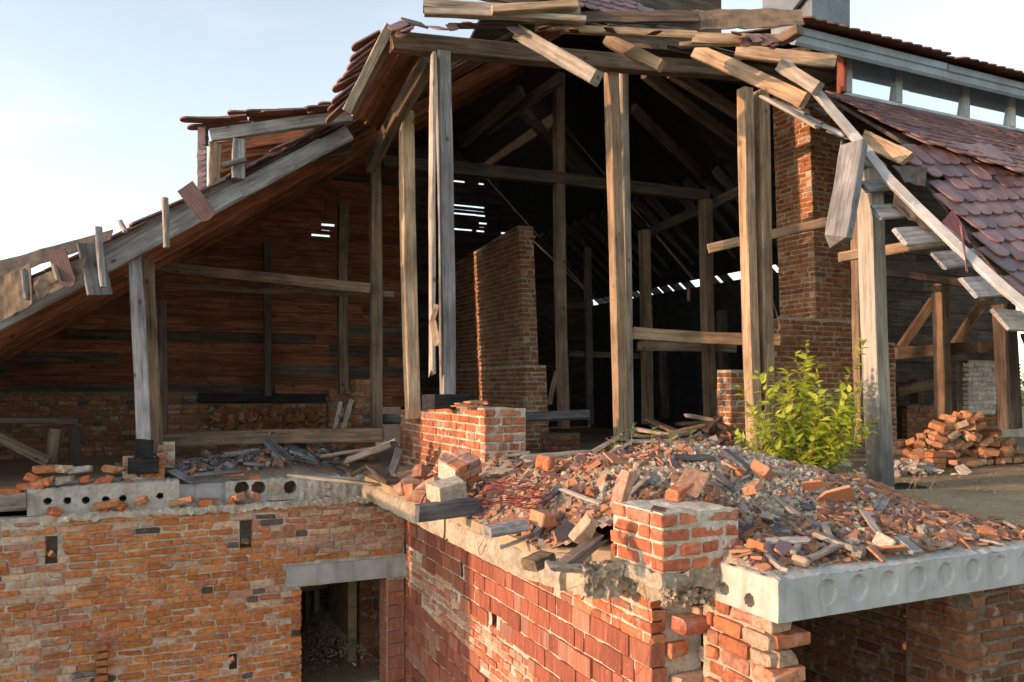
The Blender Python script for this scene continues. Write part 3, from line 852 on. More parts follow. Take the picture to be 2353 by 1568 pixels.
# --- room below the right slab
brick_block('inner_brick_wall', 'dark brick wall in the shaded room below the right slab', 2.2, 2.6, -5.40, .2, -2.9, -.27, .083, PAL_SHADE, 'brick wall', seed=31, faces='xy', hp=.35)
brick_block('inner_brick_pier', 'dark brick pier at the right in the room below the slab', 2.06, 3.6, -5.92, -5.42, -2.9, -.27, .083, PAL_SHADE, 'brick wall', seed=32, hp=.35)
slab_box('lower_back_wall', (.45, .21, -3.3), (14, .4, -.27), SHADEM, 'dark rear wall of the lower room at right')
slab_box('lower_right_wall', (8.2, -5.9, -4.6), (8.6, .2, -.27), SHADEM, 'outer side wall of the lower room far right')

# --- rooms behind the left doorway
brick_block('inner_brick_wall', 'dim brick wall at the back of the room behind the doorway', -3.4, .9, 3.2, 3.5, -3.3, -.27, .08, PAL_SHADE, 'brick wall', seed=33, faces='x', hp=.4)
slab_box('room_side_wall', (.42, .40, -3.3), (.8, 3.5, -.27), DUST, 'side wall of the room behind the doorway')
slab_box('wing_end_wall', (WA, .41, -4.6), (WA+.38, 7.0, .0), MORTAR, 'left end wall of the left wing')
slab_box('wing_back_wall', (WA, 7.0, -4.6), (14, 7.4, -.27), SHADEM, 'rear wall of the building under the attic floor')
px_ = on(800, 1440, 1, 1.25).x
slab_box('plaster_partition', (px_, 1.25, -2.7), (px_+.12, on(756, 1440, 0, px_).y, -.3), mortar_mat('ochre_plaster', (.34, .24, .12), (.50, .37, .20)), 'ochre plastered partition inside the doorway', 'partition')
for k, (px, lab) in enumerate(((727, 'tan timber upright inside the dark doorway'), (706, 'darker timber upright at the back of the doorway room'))):
    x_ = on(px, 1400, 1, 2.9).x; timber('door_frame', V((x_, 2.9, -2.7)), V((x_, 2.9, -.4)), .08, .08, (W_TAN, W_BROWN)[k], None, (0, 1, 0), lab, 'door frame')
x_ = on(712, 1440, 1, 2.9).x; timber('cross_rail', V((x_-.35, 2.86, -2.0)), V((x_+.25, 2.86, -2.0)), .06, .08, W_TAN, None, (0, 0, 1), 'tan cross rail inside the dark doorway', 'door frame')
brick_block('inner_block_partition', 'dark block partition just inside the doorway at right', on(828, 1440, 1, .9).x, -.1+.3, .9, 1.1, -2.7, -.28, .16, PAL_SHADE, 'brick wall', seed=35, faces='x', hp=.1)
# ---------------------------------------------------------------- brick pillars and walls in the attic
slab_box('shadow_blocker_wall', (-8.0, -1.92, -4.6), (-7.7, .0, .95), MORTAR, 'unseen low wall added at the far left to shade the block wall', 'wall')  # out-of-view wall, added to cast the shadow on the hollow block wall
pc = at(1113, 940, 8.0)
y_step = on(985, 940, 0, pc.x).y; y_end = on(920, 960, 0, pc.x).y
brick_block('brick_pillar', 'sunlit orange brick pillar in the centre with a post standing on it', pc.x, on(1209, 940, 1, pc.y).x, pc.y, y_end, -.02, .846, .0866, PAL_RED, seed=3, hp=.75,
            topfn=lambda y: .846 if y < y_step else .757, proud=.010)
fp = at(1522, 1330, 4.75)
brick_block('brick_pillar', 'foreground red brick stub pillar of four courses with cement smears', fp.x, on(1700, 1330, 1, fp.y).x, fp.y, on(1405, 1290, 0, fp.x).y, -.05, .312, .0905,
            [((.48, .15, .075), 6), ((.42, .13, .07), 4), ((.38, .17, .11), 2)], seed=8, hp=.15, joint=.02, proud=.012)
pcm = rough_strip('cement_bed', fp.x-.015, on(1690, 1330, 1, fp.y).x, fp.y+.0, fp.y+.45, -.15, -.05, ROUGHC, 'grey cement bed squeezed out under the foreground brick pillar', 'cement', .025, .035)
mw = at(1213, 800, 13.5)
PAL_PT = [((.33, .15, .075), 8), ((.28, .125, .06), 5), ((.38, .19, .10), 4), ((.36, .25, .17), 1)]
mf = on(1036, 622, 0, mw.x); msl = (3.78-mf.z)/(mf.y-mw.y-.3)
brick_block('brick_partition', 'tall brown brick partition wall deep in the attic', mw.x-.045*1.42, mw.x-.045*1.42+.27, mw.y, on(1030, 700, 0, mw.x).y, 1.42, 3.78, .0815, PAL_PT, 'brick wall', seed=12, hp=.4,
            topfn=lambda y: 3.78-(msl*(y-mw.y-.3) if y > mw.y+.3 else 0), lean=-.045, maxn=300)
brick_block('brick_partition_base', 'wider brick base of the tall partition wall in the attic', mw.x, on(1262, 800, 1, mw.y).x, mw.y-.01, on(1030, 700, 0, mw.x).y, 0, 1.425, .0815, PAL_PT, 'brick wall', seed=13, hp=.4, lean=-.045, maxn=300)
cc = at(1876, 740, 12.5)
PAL_CH = [((.36, .15, .065), 8), ((.30, .12, .05), 5), ((.42, .19, .09), 4), ((.38, .26, .19), 1)]
brick_block('brick_chimney', 'tall brown brick chimney shaft rising behind the right posts', cc.x, on(1958, 740, 1, cc.y).x, cc.y, on(1792, 700, 0, cc.x).y, 2.0, 5.9, .0790, PAL_CH, 'chimney', seed=14, hp=.4, lean=-.045)
b0 = on(1776, 900, 1, cc.y-.12); b1 = on(2062, 900, 1, cc.y-.12)
brick_block('brick_pier', 'wide brick base of the chimney behind the green bush', b0.x, b1.x, cc.y-.12, cc.y+.5, 0, 2.12, .0800, PAL_CH, 'brick pier', seed=15, hp=.4,
            topx=lambda x: 2.12 if b0.x+.12 < x < on(1985, 800, 1, cc.y).x else (1.15+.9*max(0, 1-abs(x-b0.x-.1)*2) if x < b0.x+.12 else 1.78), lean=-.02)
q0 = at(1679, 930, 11.0)
brick_block('brick_pier', 'short brick pier left of the green bush', q0.x, q0.x+.36, q0.y, q0.y+.3, 0, 1.08+(886-850)/1830*11, .0790, PAL_CH, 'brick pier', seed=16, hp=.4)
q0 = at(816, 900, 11.3)
brick_block('brick_pier', 'slim brick pier beside the leaning planks', q0.x, q0.x+.3, q0.y, q0.y+.3, 0, 1.08+(886-872)/1830*11.3, .083, PAL_IN, 'brick pier', seed=17, hp=.6)
q0 = at(757, 900, 12.4)
brick_block('brick_pier', 'squat brick pier under a post at the end of the knee wall', q0.x, q0.x+.34, q0.y, q0.y+.3, 0, 1.08-(897-886)/1830*12.4, .083, PAL_IN, 'brick pier', seed=18, hp=.6)
q0 = at(1268, 990, 12.2)
brick_block('brick_pier', 'low brick footing under a dark post behind the centre pillar', q0.x, q0.x+.5, q0.y, q0.y+.4, -.02, .34, .083, PAL_IN, 'brick pier', seed=19, hp=.5)
KY = 4.5
kx0, kx1 = WA+.4, on(758, 960, 1, KY).x
kn = brick_block('knee_wall', 'low brown brick knee wall at the back of the left wing', kx0, kx1, KY, KY+.25, -.03, .98, .08, PAL_IN, 'brick wall', seed=22, hp=.35, faces='x',
                 topx=lambda x: (.98 if x < on(460, 900, 1, KY).x else .78), maxn=300)
# rough infill of broken brick in that wall
rg = random.Random(40); g0, g1 = on(485, 960, 1, KY).x, on(745, 960, 1, KY).x
for k in range(95):
    x = rg.uniform(g0, g1); z = rg.uniform(.16, .70)
    o = bpy.data.objects.new('broken_brick', rg.choice(SETS['c'])[1]); o.location = V((x, KY-.06+rg.uniform(-.03, .03), z))-V(kn.location)
    o.rotation_euler = [rg.uniform(0, 6.3) for _ in range(3)]; o.scale = [rg.uniform(.7, 1.2)]*3; o.color = (*pick(PAL_IN, rg), 1); link(o, kn)
timber('sill_beam', on(455, 914, 1, KY), on(768, 914, 1, KY), .16, .14, W_BLACK, None, (0, 0, 1), 'black sill beam on top of the left knee wall', 'beam')

# ---------------------------------------------------------------- posts
G = 'roof posts'
post(308, 572, 331, 1048, 8.9, .165, W_GREY, 'grey weathered post standing on the left wall', jit=.004)
post(340, 600, 361, 1040, 9.25, .15, W_BROWN, 'brown post just behind the grey left post')
post(372, 690, 376, 1010, 10.6, .12, W_DARK, 'thin dark post behind the left pair of posts')
post(861, 372, 865, 1000, 10.9, .165, W_BROWN, 'brown post left of the tan centre-left post')
post(934, 258, 949, 962, 9.9, .185, W_TAN, 'tan square post left of the centre pillar')
pa = post(1017, 122, 1029, 907, 8.75, .165, W_GREY, 'tall grey split post standing on the centre pillar', jit=.005)
post(996, 128, 993, 856, 8.62, .055, W_PALE, 'cracked hanging plank on the left side of the centre post', 'hanging planks', 'hanging_plank', .12, rag=.06)
post(788, 470, 789, 905, 12.4, .165, W_BROWN, 'brown post on the squat brick pier at the back left')
post(613, 560, 616, 910, 13.2, .13, W_DARK, 'dark thin post above the black sill beam')
post(1284, 170, 1296, 985, 12.4, .17, W_BROWN, 'brown post right of the tall brick partition')
post(1404, 150, 1427, 1012, 9.9, .165, W_TAN, 'sunlit tan post right of centre', jit=.005)
post(1431, 158, 1444, 1005, 10.25, .12, W_PALE, 'pale grey post touching the sunlit tan post')
post(1712, 205, 1734, 1030, 9.95, .17, W_TAN, 'left one of the two sunlit posts behind the bush')
post(1748, 212, 1764, 1030, 10.1, .18, W_TAN, 'right one of the two sunlit posts behind the bush')
post(1621, 460, 1633, 1000, 13.0, .19, W_BROWN, 'brown post standing in the dark right of centre')
post(1480, 530, 1488, 975, 14.0, .18, W_BROWN, 'post behind the pale horizontal rail right of centre')
post(1350, 570, 1356, 975, 15.0, .13, W_DARK, 'dark slim post deep in the attic')
post(1658, 715, 1664, 985, 15.0, .17, W_DARK, 'short dark post deep in the attic right')
post(1523, 800, 1528, 960, 16.0, .15, W_DARK, 'faint far post deep in the attic')
pe = post(1998, 392, 2024, 1116, 8.6, .225, W_CHAR, 'thick pale post with charred foot on the right floor', jit=.004)
post(1968, 470, 1978, 1010, 9.6, .12, W_BROWN, 'narrow brown post behind the thick right post')
post(2160, 640, 2167, 960, 12.0, .2, W_BROWN, 'dark brown post behind the brick pile')
post(2306, 700, 2322, 985, 10.8, .24, W_DARK, 'dark stout post at the right edge')
post(2104, 870, 2108, 955, 14.5, .2, W_BROWN, 'short post beside the far white brickwork')
# black foot and base of the left post, base beam of the centre post
timber('charred_stub', at(331, 1050, 8.85), at(331, 1012, 8.85)+V((0, -.004, 0)), .185, .185, W_BLACK, None, (0, 1, 0), 'blackened foot of the grey left post', 'stub', rag=.03)
timber('base_block', at(293, 1070, 8.8), at(363, 1068, 8.95), .22, .17, W_BLACK, None, (0, 0, 1), 'black timber block under the grey left post', 'timber block')
timber('base_beam', at(984, 924, 8.55), at(1064, 921, 8.95), .2, .16, W_BLACK, None, (0, 0, 1), 'dark short beam under the grey centre post', 'beam')
timber('sill_beam', at(1976, 1140, 8.45), at(2108, 1132, 8.6), .32, .17, W_BLACK, None, (0, 0, 1), 'rotten black sill beam under the thick right post', 'beam', jit=.012, rag=.05)
timber('plank', at(2105, 1145, 8.3), at(2185, 1152, 8.2), .16, .07, W_DARK, None, (0, 0, 1), 'short dark plank beside the rotten sill', 'plank', rag=.05)
timber('pole', at(2112, 1128, 8.75), at(2400, 1150, 8.2), .09, .08, W_PALE, None, (0, 0, 1), 'long pale pole lying on the right floor', 'pole', jit=.006)
timber('bent_veneer', at(1004, 700, 8.5), at(993, 742, 8.5), .008, .05, W_TAN, None, (0, 0, 1), 'upper piece of pale splintered wood on the centre post', 'splinter')
timber('bent_veneer', at(994, 738, 8.5), at(1006, 795, 8.5), .008, .075, W_TAN, None, (0, 0, 1), 'lower piece of pale splintered wood on the centre post', 'splinter')

# ---------------------------------------------------------------- beams and loose timbers
beam(900, 97, 8.55, 1730, 168, 10.7, .17, .185, W_BROWN, 'long brown purlin across the top of the posts', 'purlin', jit=.006, rag=.04)
beam(1194, 76, 8.6, 1372, 180, 8.0, .15, .15, W_PALE, 'broken rafter stub hanging down at top centre', 'broken_rafter', 'rafter')
beam(1395, 92, 9.2, 1520, 152, 8.9, .13, .13, W_TAN, 'second broken rafter stub right of the hanging one', 'broken_rafter', 'rafter')
beam(1600, 118, 9.8, 1850, 232, 8.9, .13, .17, W_TAN, 'sunlit rafter sloping down at upper right', 'rafter', 'rafter')
beam(1795, 152, 9.0, 1880, 205, 8.7, .14, .14, W_PALE, 'grey broken rafter end above the white flashing', 'broken_rafter', 'rafter')
beam(1560, 104, 9.2, 1800, 98, 9.0, .05, .06, W_TAN, 'thin sunlit batten under the eave at upper right', 'batten', 'batten')
beam(1690, 116, 9.6, 1920, 142, 9.4, .06, .16, W_TAN, 'wide sunlit board under the metal eave', 'board', 'board')
beam(1290, 66, 8.5, 1600, 82, 8.6, .07, .08, W_TAN, 'upper tan batten along the broken roof edge', 'batten', 'batten')
beam(1590, 88, 8.6, 1800, 92, 8.5, .06, .11, W_TAN, 'tan batten with broken end at the roof corner', 'batten', 'batten')
beam(1790, 95, 8.5, 1838, 68, 8.3, .12, .10, W_BROWN, 'dark sawn beam end at the roof corner', 'beam', 'beam')
beam(972, 14, 8.3, 1330, 32, 8.5, .16, .09, W_PALE, 'long pale plank on the top roof edge at left', 'plank', 'plank')
beam(975, 28, 8.25, 1345, 47, 8.4, .10, .07, W_PALE, 'lower pale plank under the top roof edge', 'plank', 'plank')
beam(1130, 24, 8.2, 1326, 12, 8.35, .10, .08, W_TAN, 'short light plank lying across the top planks', 'plank', 'plank')
beam(1345, 40, 8.5, 1605, 40, 8.6, .05, .12, W_DARK, 'dark board at the top roof edge', 'board', 'board')
beam(1030, 60, 8.5, 1300, 62, 8.6, .05, .05, W_DARK, 'dark ragged batten below the top planks', 'batten', 'batten')
beam(1230, 64, 8.55, 1290, 62, 8.5, .05, .08, W_TAN, 'orange sunlit splinter near the hanging rafter', 'splinter', 'splinter')
# left hip pieces
beam(985, 138, 9.2, 915, 262, 9.6, .14, .18, W_BROWN, 'upper diagonal hip rafter left of the centre post', 'hip_rafter', 'rafter')
beam(918, 255, 9.75, 850, 385, 10.5, .14, .18, W_BROWN, 'lower diagonal hip rafter towards the left posts', 'hip_rafter', 'rafter')
beam(360, 612, 10.75, 852, 664, 10.7, .13, .135, W_BROWN, 'upper horizontal tie beam in the left wing', 'tie_beam', 'beam')
beam(355, 654, 11.2, 906, 677, 10.95, .06, .085, W_BROWN, 'lower thin tie beam in the left wing', 'tie_beam', 'beam')
beam(880, 372, 11.6, 1625, 452, 13.2, .16, .18, W_DARK, 'long dark collar beam across the attic', 'collar_beam', 'beam')
beam(366, 1012, 9.7, 880, 1000, 9.95, .2, .17, W_BROWN, 'squared beam lying along the left wing floor', 'beam', 'beam')
beam(833, 964, 11.0, 1352, 953, 11.4, .16, .14, W_DGREY, 'round-edged dark beam lying behind the centre pillar', 'beam', 'beam', ch=.04)
beam(1455, 766, 11.5, 1790, 782, 11.6, .1, .17, W_TAN, 'pale bowed rail right of the tan post', 'rail', 'beam', bend=.03)
beam(1465, 796, 13.2, 1690, 800, 13.2, .14, .15, W_BROWN, 'lower round rail behind the bowed rail', 'rail', 'beam')
beam(1308, 814, 15.2, 1470, 818, 15.2, .1, .11, W_DARK, 'dark rail deep in the attic', 'rail', 'beam')
beam(1627, 572, 10.9, 1910, 508, 11.0, .04, .13, W_TAN, 'sunlit diagonal board crossing behind the paired posts', 'board', 'board')
beam(1928, 592, 9.15, 2210, 548, 8.9, .1, .11, W_TAN, 'tan batten behind the thick right post', 'batten', 'batten')
beam(1962, 335, 8.35, 1926, 548, 8.0, .23, .17, W_GREY, 'big grey broken beam hanging beside the white flashing', 'broken_rafter', 'rafter', rag=.06)
beam(2060, 812, 12.4, 2300, 796, 12.2, .16, .18, W_BROWN, 'brown horizontal beam behind the right posts', 'beam', 'beam')
beam(2060, 900, 13.8, 2160, 880, 13.8, .14, .16, W_BROWN, 'lower short beam in the right wing', 'beam', 'beam')
beam(2070, 800, 12.8, 2145, 690, 12.8, .1, .14, W_BROWN, 'diagonal brace left of the dark brown right post', 'brace', 'brace')
beam(2190, 800, 12.8, 2262, 690, 12.8, .1, .14, W_BROWN, 'diagonal brace right of the dark brown right post', 'brace', 'brace')
beam(1985, 620, 11.5, 2300, 665, 11.2, .1, .1, W_DARK, 'dark purlin under the right roof', 'purlin', 'beam')
# left frame like a table
beam(-30, 966, 9.1, 182, 968, 9.5, .3, .07, W_DARK, 'dark plank top of a timber frame at the left', 'plank', 'plank')
beam(128, 985, 9.3, 118, 1062, 9.3, .13, .11, W_BROWN, 'stub post of the timber frame at the left', 'post', 'post', up=(0, 1, 0))
beam(172, 985, 10.0, 172, 1060, 10.0, .13, .11, W_DARK, 'rear stub post of the timber frame at the left', 'post', 'post', up=(0, 1, 0))
beam(-20, 998, 8.85, 112, 1062, 8.95, .08, .11, W_BROWN, 'diagonal brace of the timber frame at the left', 'brace', 'brace')
beam(783, 925, 10.7, 768, 992, 10.3, .05, .03, W_PALE, 'left one of two thin planks leaning on the brick pier', 'leaning_plank', 'plank', up=(0, 1, 0))
beam(808, 920, 10.7, 788, 990, 10.3, .06, .03, W_PALE, 'right one of two thin planks leaning on the brick pier', 'leaning_plank', 'plank', up=(0, 1, 0))
beam(1279, 855, 11.9, 1262, 930, 11.7, .07, .05, W_BROWN, 'small board leaning against the brick partition end', 'leaning_board', 'board', up=(0, 1, 0))
# planks stacked right of the centre pillar
for k, (a, lab) in enumerate((((1205, 1050, 7.4, 1375, 1040, 7.6), 'upper plank right of the centre pillar'), ((1212, 1060, 7.2, 1400, 1056, 7.4), 'middle plank right of the centre pillar'),
                              ((1282, 1076, 6.9, 1420, 1066, 7.0), 'wide pale plank lying on the rubble by the centre pillar'), ((1215, 1068, 7.0, 1330, 1062, 7.2), 'lowest dark plank right of the centre pillar'))):
    beam(*a, .16, .04, (W_PALE, W_PALE, W_PALE, W_BROWN)[k], lab, 'plank', 'plank', rag=.05)
beam(958, 1180, 6.35, 1095, 1163, 6.55, .12, .135, W_DGREY, 'dark grey squared beam sticking out over the slab edge', 'beam', 'beam', rag=.01)

# ---------------------------------------------------------------- left roof slope
RS = .67
def lz(x): return 2.66+RS*(x+3.0)
lr = thing('left_roof', 'brown board roof slope over the left wing seen from below', 'roof', None, (-4, .3, 2.0)); lo = V(lr.location)
def lpart(o): o.matrix_world = Matrix.Translation(-lo) @ o.matrix_world; o.parent = lr; return o
y = .34; k = 0
while y < 4.6:
    wv = R.uniform(.17, .23); zz = .06+R.uniform(-.008, .008)
    xs = [-7.3, R.uniform(-5.5, -4.0), R.uniform(-2.6, -1.2), 1.2, 3.4]
    for i in range(4):
        if y < .5 and i > 2: continue
        a, b_ = xs[i]+.006, xs[i+1]-.006
        lpart(timber('board', (a, y+wv/2, lz(a)+zz), (b_, y+wv/2, lz(b_)+zz), wv-.006, .022, W_RED if R.random() < .82 else W_BROWN, None, (0, 0, 1), seg=3, bend=.002))
    y += wv; k += 1
m = MB()   # roofing above the boards
m.hexa([(x, yy, lz(x)+.085+dz) for dz in (0, .05) for x, yy in ((-7.4, .36), (3.4, .36), (3.4, 4.75), (-7.4, 4.75))]); m.build('roof_covering', FELT, lr, origin=lo).location = (0, 0, 0)
for yy, w_ in ((.30, .10), (1.25, .12), (2.3, .12), (3.4, .12)):
    x1 = -.62 if yy < .5 else 3.2
    lpart(timber('rafter', (-7.2, yy, lz(-7.2)-.07), (x1, yy, lz(x1)-.07), w_, .17, W_GREY if yy < .5 else W_RED, None, (0, 0, 1)))
for (x0, x1, yy, dz, mt) in ((-3.0, -.95, .25, .0, W_GREY), (-6.0, -1.9, .262, .10, W_GREY), (-1.9, -.75, .24, -.02, W_GREY)):
    lpart(timber('verge_board', (x0, yy, lz(x0)+dz-.05), (x1, yy, lz(x1)+dz-.05), .03, .17, mt, None, (0, 0, 1)))
# light patches and patch boards under the slope
for (px, py, Y, l) in ((545, 480, 10.4, .55), (560, 520, 10.6, .5), (545, 560, 10.9, .6), (700, 380, 10.3, .5), (410, 540, 9.6, .45), (590, 440, 10.3, .5)):
    p = at(px, py, Y); z = lz(p.x)-.02
    lpart(timber('patch_board', (p.x-l/2, p.y, lz(p.x-l/2)+.035), (p.x+l/2, p.y, lz(p.x+l/2)+.035), .16, .02, W_BROWN, None, (0, 0, 1)))
# roof tiles --------------------------------------------------
def tile_mesh(w_=.178, L=.38, t=.018, var=0):
    rg_ = random.Random(var); top = []; n = 8
    top += [(-w_/2, 0), (w_/2, 0), (w_/2, L-w_*.42)]
    for k in range(1, n): a = math.pi*k/n; top.append((w_/2*math.cos(a), L-w_*.42+w_*.42*math.sin(a)))
    top.append((-w_/2, L-w_*.42)); N = len(top)
    bow = rg_.uniform(-.004, .004)
    vs_ = [(x, -y_, t/2+bow*math.sin(3.14*y_/L)) for x, y_ in top]+[(x, -y_, -t/2+bow*math.sin(3.14*y_/L)) for x, y_ in top]
    fs = [tuple(range(N-1, -1, -1)), tuple(N+i for i in range(N))]+[(i, (i+1) % N, N+(i+1) % N, N+i) for i in range(N)]
    m = MB(); m.add(vs_, fs, mats=[0, 1]+[2 if 2 <= i <= N-2 else 0 for i in range(N)]); return m.mesh('roof_tile', [GLAZE, CLAYD, CLAYM])
TILES = [tile_mesh(var=k) for k in range(4)]
def tile(parent, p, right, down, lift=.09, rz=0.0, off=V((0, 0, 0)), name='tile', tumble=0.0, scale=1.0):
    x = V(right).normalized(); y_ = -V(down).normalized(); z_ = x.cross(y_).normalized(); y_ = z_.cross(x)
    M = Matrix((x, y_, z_)).transposed().to_4x4()
    M = M @ Matrix.Rotation(rz, 4, 'Z') @ Matrix.Rotation(lift, 4, 'X') @ Matrix.Rotation(tumble, 4, 'Y')
    M.translation = V(p)-off
    o = bpy.data.objects.new(name, R.choice(TILES)); o.matrix_world = M @ Matrix.Scale(scale, 4); link(o, parent); return o
dn = V((-1, 0, -RS)).normalized()
for col in range(2):
    x = -.75; yy = .22+.19*col
    while x > -7.2:
        if not (col == 0 and R.random() < .18):
            tile(lr, V((x, yy+R.uniform(-.03, .03), lz(x)+.15+R.uniform(-.01, .02))), (0, -1, 0), dn, -.05+R.uniform(-.05, .04), R.uniform(-.06, .06), lo)
        x -= .165
# hanging scraps at the left eave
hp_ = lambda px, py, Y=8.02: at(px, py, Y)
def sheet(name, pts, mat, label, cat, parent=None, th=.012, rows=7, cols=7, wob=.03):
    """bent sheet between four corner points (tl, tr, br, bl), with real thickness"""
    tl, tr, br, bl = [V(p) for p in pts]; m = MB(); nrm = (tr-tl).cross(bl-tl).normalized(); g = []
    for side in (0, 1):
        for i in range(rows+1):
            for j in range(cols+1):
                u, v_ = j/cols, i/rows
                p = tl.lerp(tr, u).lerp(bl.lerp(br, u), v_)
                edge = 1.0 if i == rows else .3
                p = p+nrm*(wob*fn(u*3+p.x*2, v_*3, p.z*2))+V((0, 0, edge*wob*.9*fn(u*5+p.x*7, v_*2, 5)))
                m.v.append(tuple(p+nrm*th*(side-.5)))
    n1 = (rows+1)*(cols+1)
    for side in (0, 1):
        for i in range(rows):
            for j in range(cols):
                a = side*n1+i*(cols+1)+j; q = (a, a+1, a+cols+2, a+cols+1); m.f.append(q[::-1] if side else q); m.m.append(0)
    ring = [j for j in range(cols+1)]+[(i+1)*(cols+1)+cols for i in range(rows)]+[rows*(cols+1)+j for j in range(cols-1, -1, -1)]+[i*(cols+1) for i in range(rows-1, 0, -1)]
    for k in range(len(ring)):
        a, b_ = ring[k], ring[(k+1) % len(ring)]; m.f.append((a, a+n1, b_+n1, b_)); m.m.append(0)
    o = m.build(name, mat, parent, False, origin=tl); return tag(o, label, cat) if label else o
sheet('roofing_felt', (hp_(-10, 640), hp_(70, 605), hp_(75, 700), hp_(-10, 745)), FELTB, 'torn stained roofing felt hanging at the left eave', 'roofing felt', rows=9, cols=9, wob=.025)
sheet('roofing_felt', (hp_(75, 640), hp_(200, 590), hp_(190, 640), hp_(85, 690)), FELTB, 'stained felt flap with scalloped lower edge under the left eave', 'roofing felt', rows=9, cols=9, wob=.03)
sheet('roofing_felt', (hp_(0, 600, 8.1), hp_(260, 528, 8.3), hp_(255, 552, 8.25), hp_(0, 640, 8.05)), FELT, 'dark felt strip along the left eave', 'roofing felt', rows=4, cols=14, wob=.015)
beam(205, 560, 8.12, 230, 678, 8.08, .24, .022, W_GREY, 'wide grey board hanging from the left eave', 'hanging_board', 'board', up=(.4, -.9, 0))
beam(226, 522, 8.02, 238, 660, 7.98, .06, .05, W_GREY, 'narrow pale batten hanging over the wide grey board', 'hanging_batten', 'batten', up=(.4, -.9, 0))
beam(379, 455, 8.5, 384, 570, 8.45, .06, .05, W_PALE, 'vertical batten stub hanging from the left roof edge', 'hanging_batten', 'batten', up=(.4, -.9, 0))
beam(55, 620, 7.95, 62, 690, 7.95, .06, .05, W_DGREY, 'dark splintered stick at the left eave', 'splinter', 'splinter', up=(.4, -.9, 0), rag=.03)
beam(118, 585, 7.95, 133, 640, 7.95, .05, .04, W_PALE, 'pale splintered stick at the left eave', 'splinter', 'splinter', up=(.4, -.9, 0), rag=.03)
beam(275, 508, 8.5, 288, 532, 8.4, .05, .04, W_PALE, 'small splinter on the left roof edge', 'splinter', 'splinter', rag=.02)
tl_ = tile(None, at(128, 574, 7.9), at(1, 0, 1)-at(0, 0, 1), at(0, 1, 1)-at(0, 0, 1)+(at(-1, 0, 1)-at(0, 0, 1))*.6, .3, .2, name='roof_tile', scale=1.0)
tag(tl_, 'single ribbed roof tile dangling at the left eave', 'roof tile')
tl_ = tile(None, at(425, 428, 8.5), at(1, -.55, 1)-at(0, 0, 1), at(0, 1, 1)-at(0, 0, 1)+(at(-1, 0, 1)-at(0, 0, 1))*1.6, .25, .1, name='roof_tile', scale=1.1)
tag(tl_, 'raised roof tile above the hanging batten on the left slope', 'roof tile')

# --- dormer on the left slope
dm = thing('dormer', 'small broken dormer with tiled cheek on the left roof slope', 'dormer', None, at(540, 400, 9.2)); do = V(dm.location)
def dpart(o): o.matrix_world = Matrix.Translation(-do) @ o.matrix_world; o.parent = dm; return o
dpart(beam(484, 312, 9.0, 806, 268, 9.5, .12, .135, W_GREY, None, 'roof_beam'))
dpart(beam(549, 322, 9.1, 547, 412, 9.1, .14, .12, W_GREY, None, 'corner_post', up=(0, 1, 0)))
dpart(beam(510, 382, 8.95, 566, 366, 9.0, .05, .06, W_DGREY, None, 'batten'))
for k in range(3): dpart(beam(486+9*k, 326+3*k, 9.0+.03*k, 484+8*k, 426-5*k, 9.0+.03*k, .045, .03, W_TAN, None, 'cheek_board', up=(.4, -.9, 0)))
dpart(beam(474, 288, 8.95, 475, 335, 8.95, .04, .04, W_BLACK, None, 'corner_batten', up=(0, 1, 0)))
for k in range(11):
    p = at(465, 292+12.4*k, 9.0); tile(dm, p, (CS, -SN, 0), (-.05, 0, -1), -.1, R.uniform(-.04, .04), do, scale=.55)
    tile(dm, at(458, 292+12.4*k, 9.15), (SN, CS, 0), (0, 0, -1), -.12, 0, do, scale=.5)
dpart(beam(560, 345, 10.2, 800, 300, 10.3, .05, .62, W_DARK, None, 'inner_board'))
dpart(beam(560, 312, 10.25, 790, 285, 10.35, .05, .3, W_DARK, None, 'inner_board'))
for k in range(4): dpart(beam(496, 340+24*k, 9.75, 700-48*k, 308+24*k, 10.0, .03, .135, W_RED, None, 'inner_board'))
e = at(806, 250, 9.4); s_ = at(470, 290, 8.95); dd = (s_-e).normalized()
for col in range(2):
    L_ = (s_-e).length; q = 0.0
    while q < L_-.1:
        if R.random() < .8: tile(dm, e+dd*q+V((.08, .18, 0))*col*1.0+V((0, 0, .03+R.uniform(0, .03))), V((-dd.y, dd.x, 0)), dd, -.06+R.uniform(-.12, .06), R.uniform(-.15, .15), do)
        q += .17
# --- steep flap of boards at the top left
fl = thing('steep_roof_flap', 'steep broken board flap with tiles at the top left of the roof', 'roof', None, at(850, 160, 8.8)); fo = V(fl.location)
for k in range(6):
    t0 = k/6; t1 = (k+.96)/6
    A = at(897, 62, 8.5).lerp(at(1002, 132, 9.6), (t0+t1)/2); B = at(797, 258, 8.9).lerp(at(882, 300, 10.6), (t0+t1)/2)
    o = timber('board', A, B, .03, .03, W_RED)
    bpy.data.objects.remove(o)
    w_ = (at(897, 62, 8.5)-at(1002, 132, 9.6)).length/6*.97
    side = (at(1002, 132, 9.6)-at(897, 62, 8.5)).normalized(); x_ = (B-A).normalized(); nrm = x_.cross(side).normalized()
    o = timber('board', A, B, w_, .022, W_RED if k else W_BROWN, None, nrm)
    o.matrix_world = Matrix.Translation(-fo) @ o.matrix_world; o.parent = fl
o = timber('edge_board', at(896, 58, 8.42), at(796, 256, 8.82), .03, .10, W_PALE, None, (CS, -SN, .4)); o.matrix_world = Matrix.Translation(-fo) @ o.matrix_world; o.parent = fl
for k in range(9):
    t = (k+.5)/9; p = at(880, 68, 8.55).lerp(at(800, 240, 8.95), t)
    tile(fl, p, (-SN, -CS, 0), at(797, 258, 8.9)-at(897, 62, 8.5), -.32+R.uniform(-.2, .12), R.uniform(-.15, .15), fo, scale=.95)
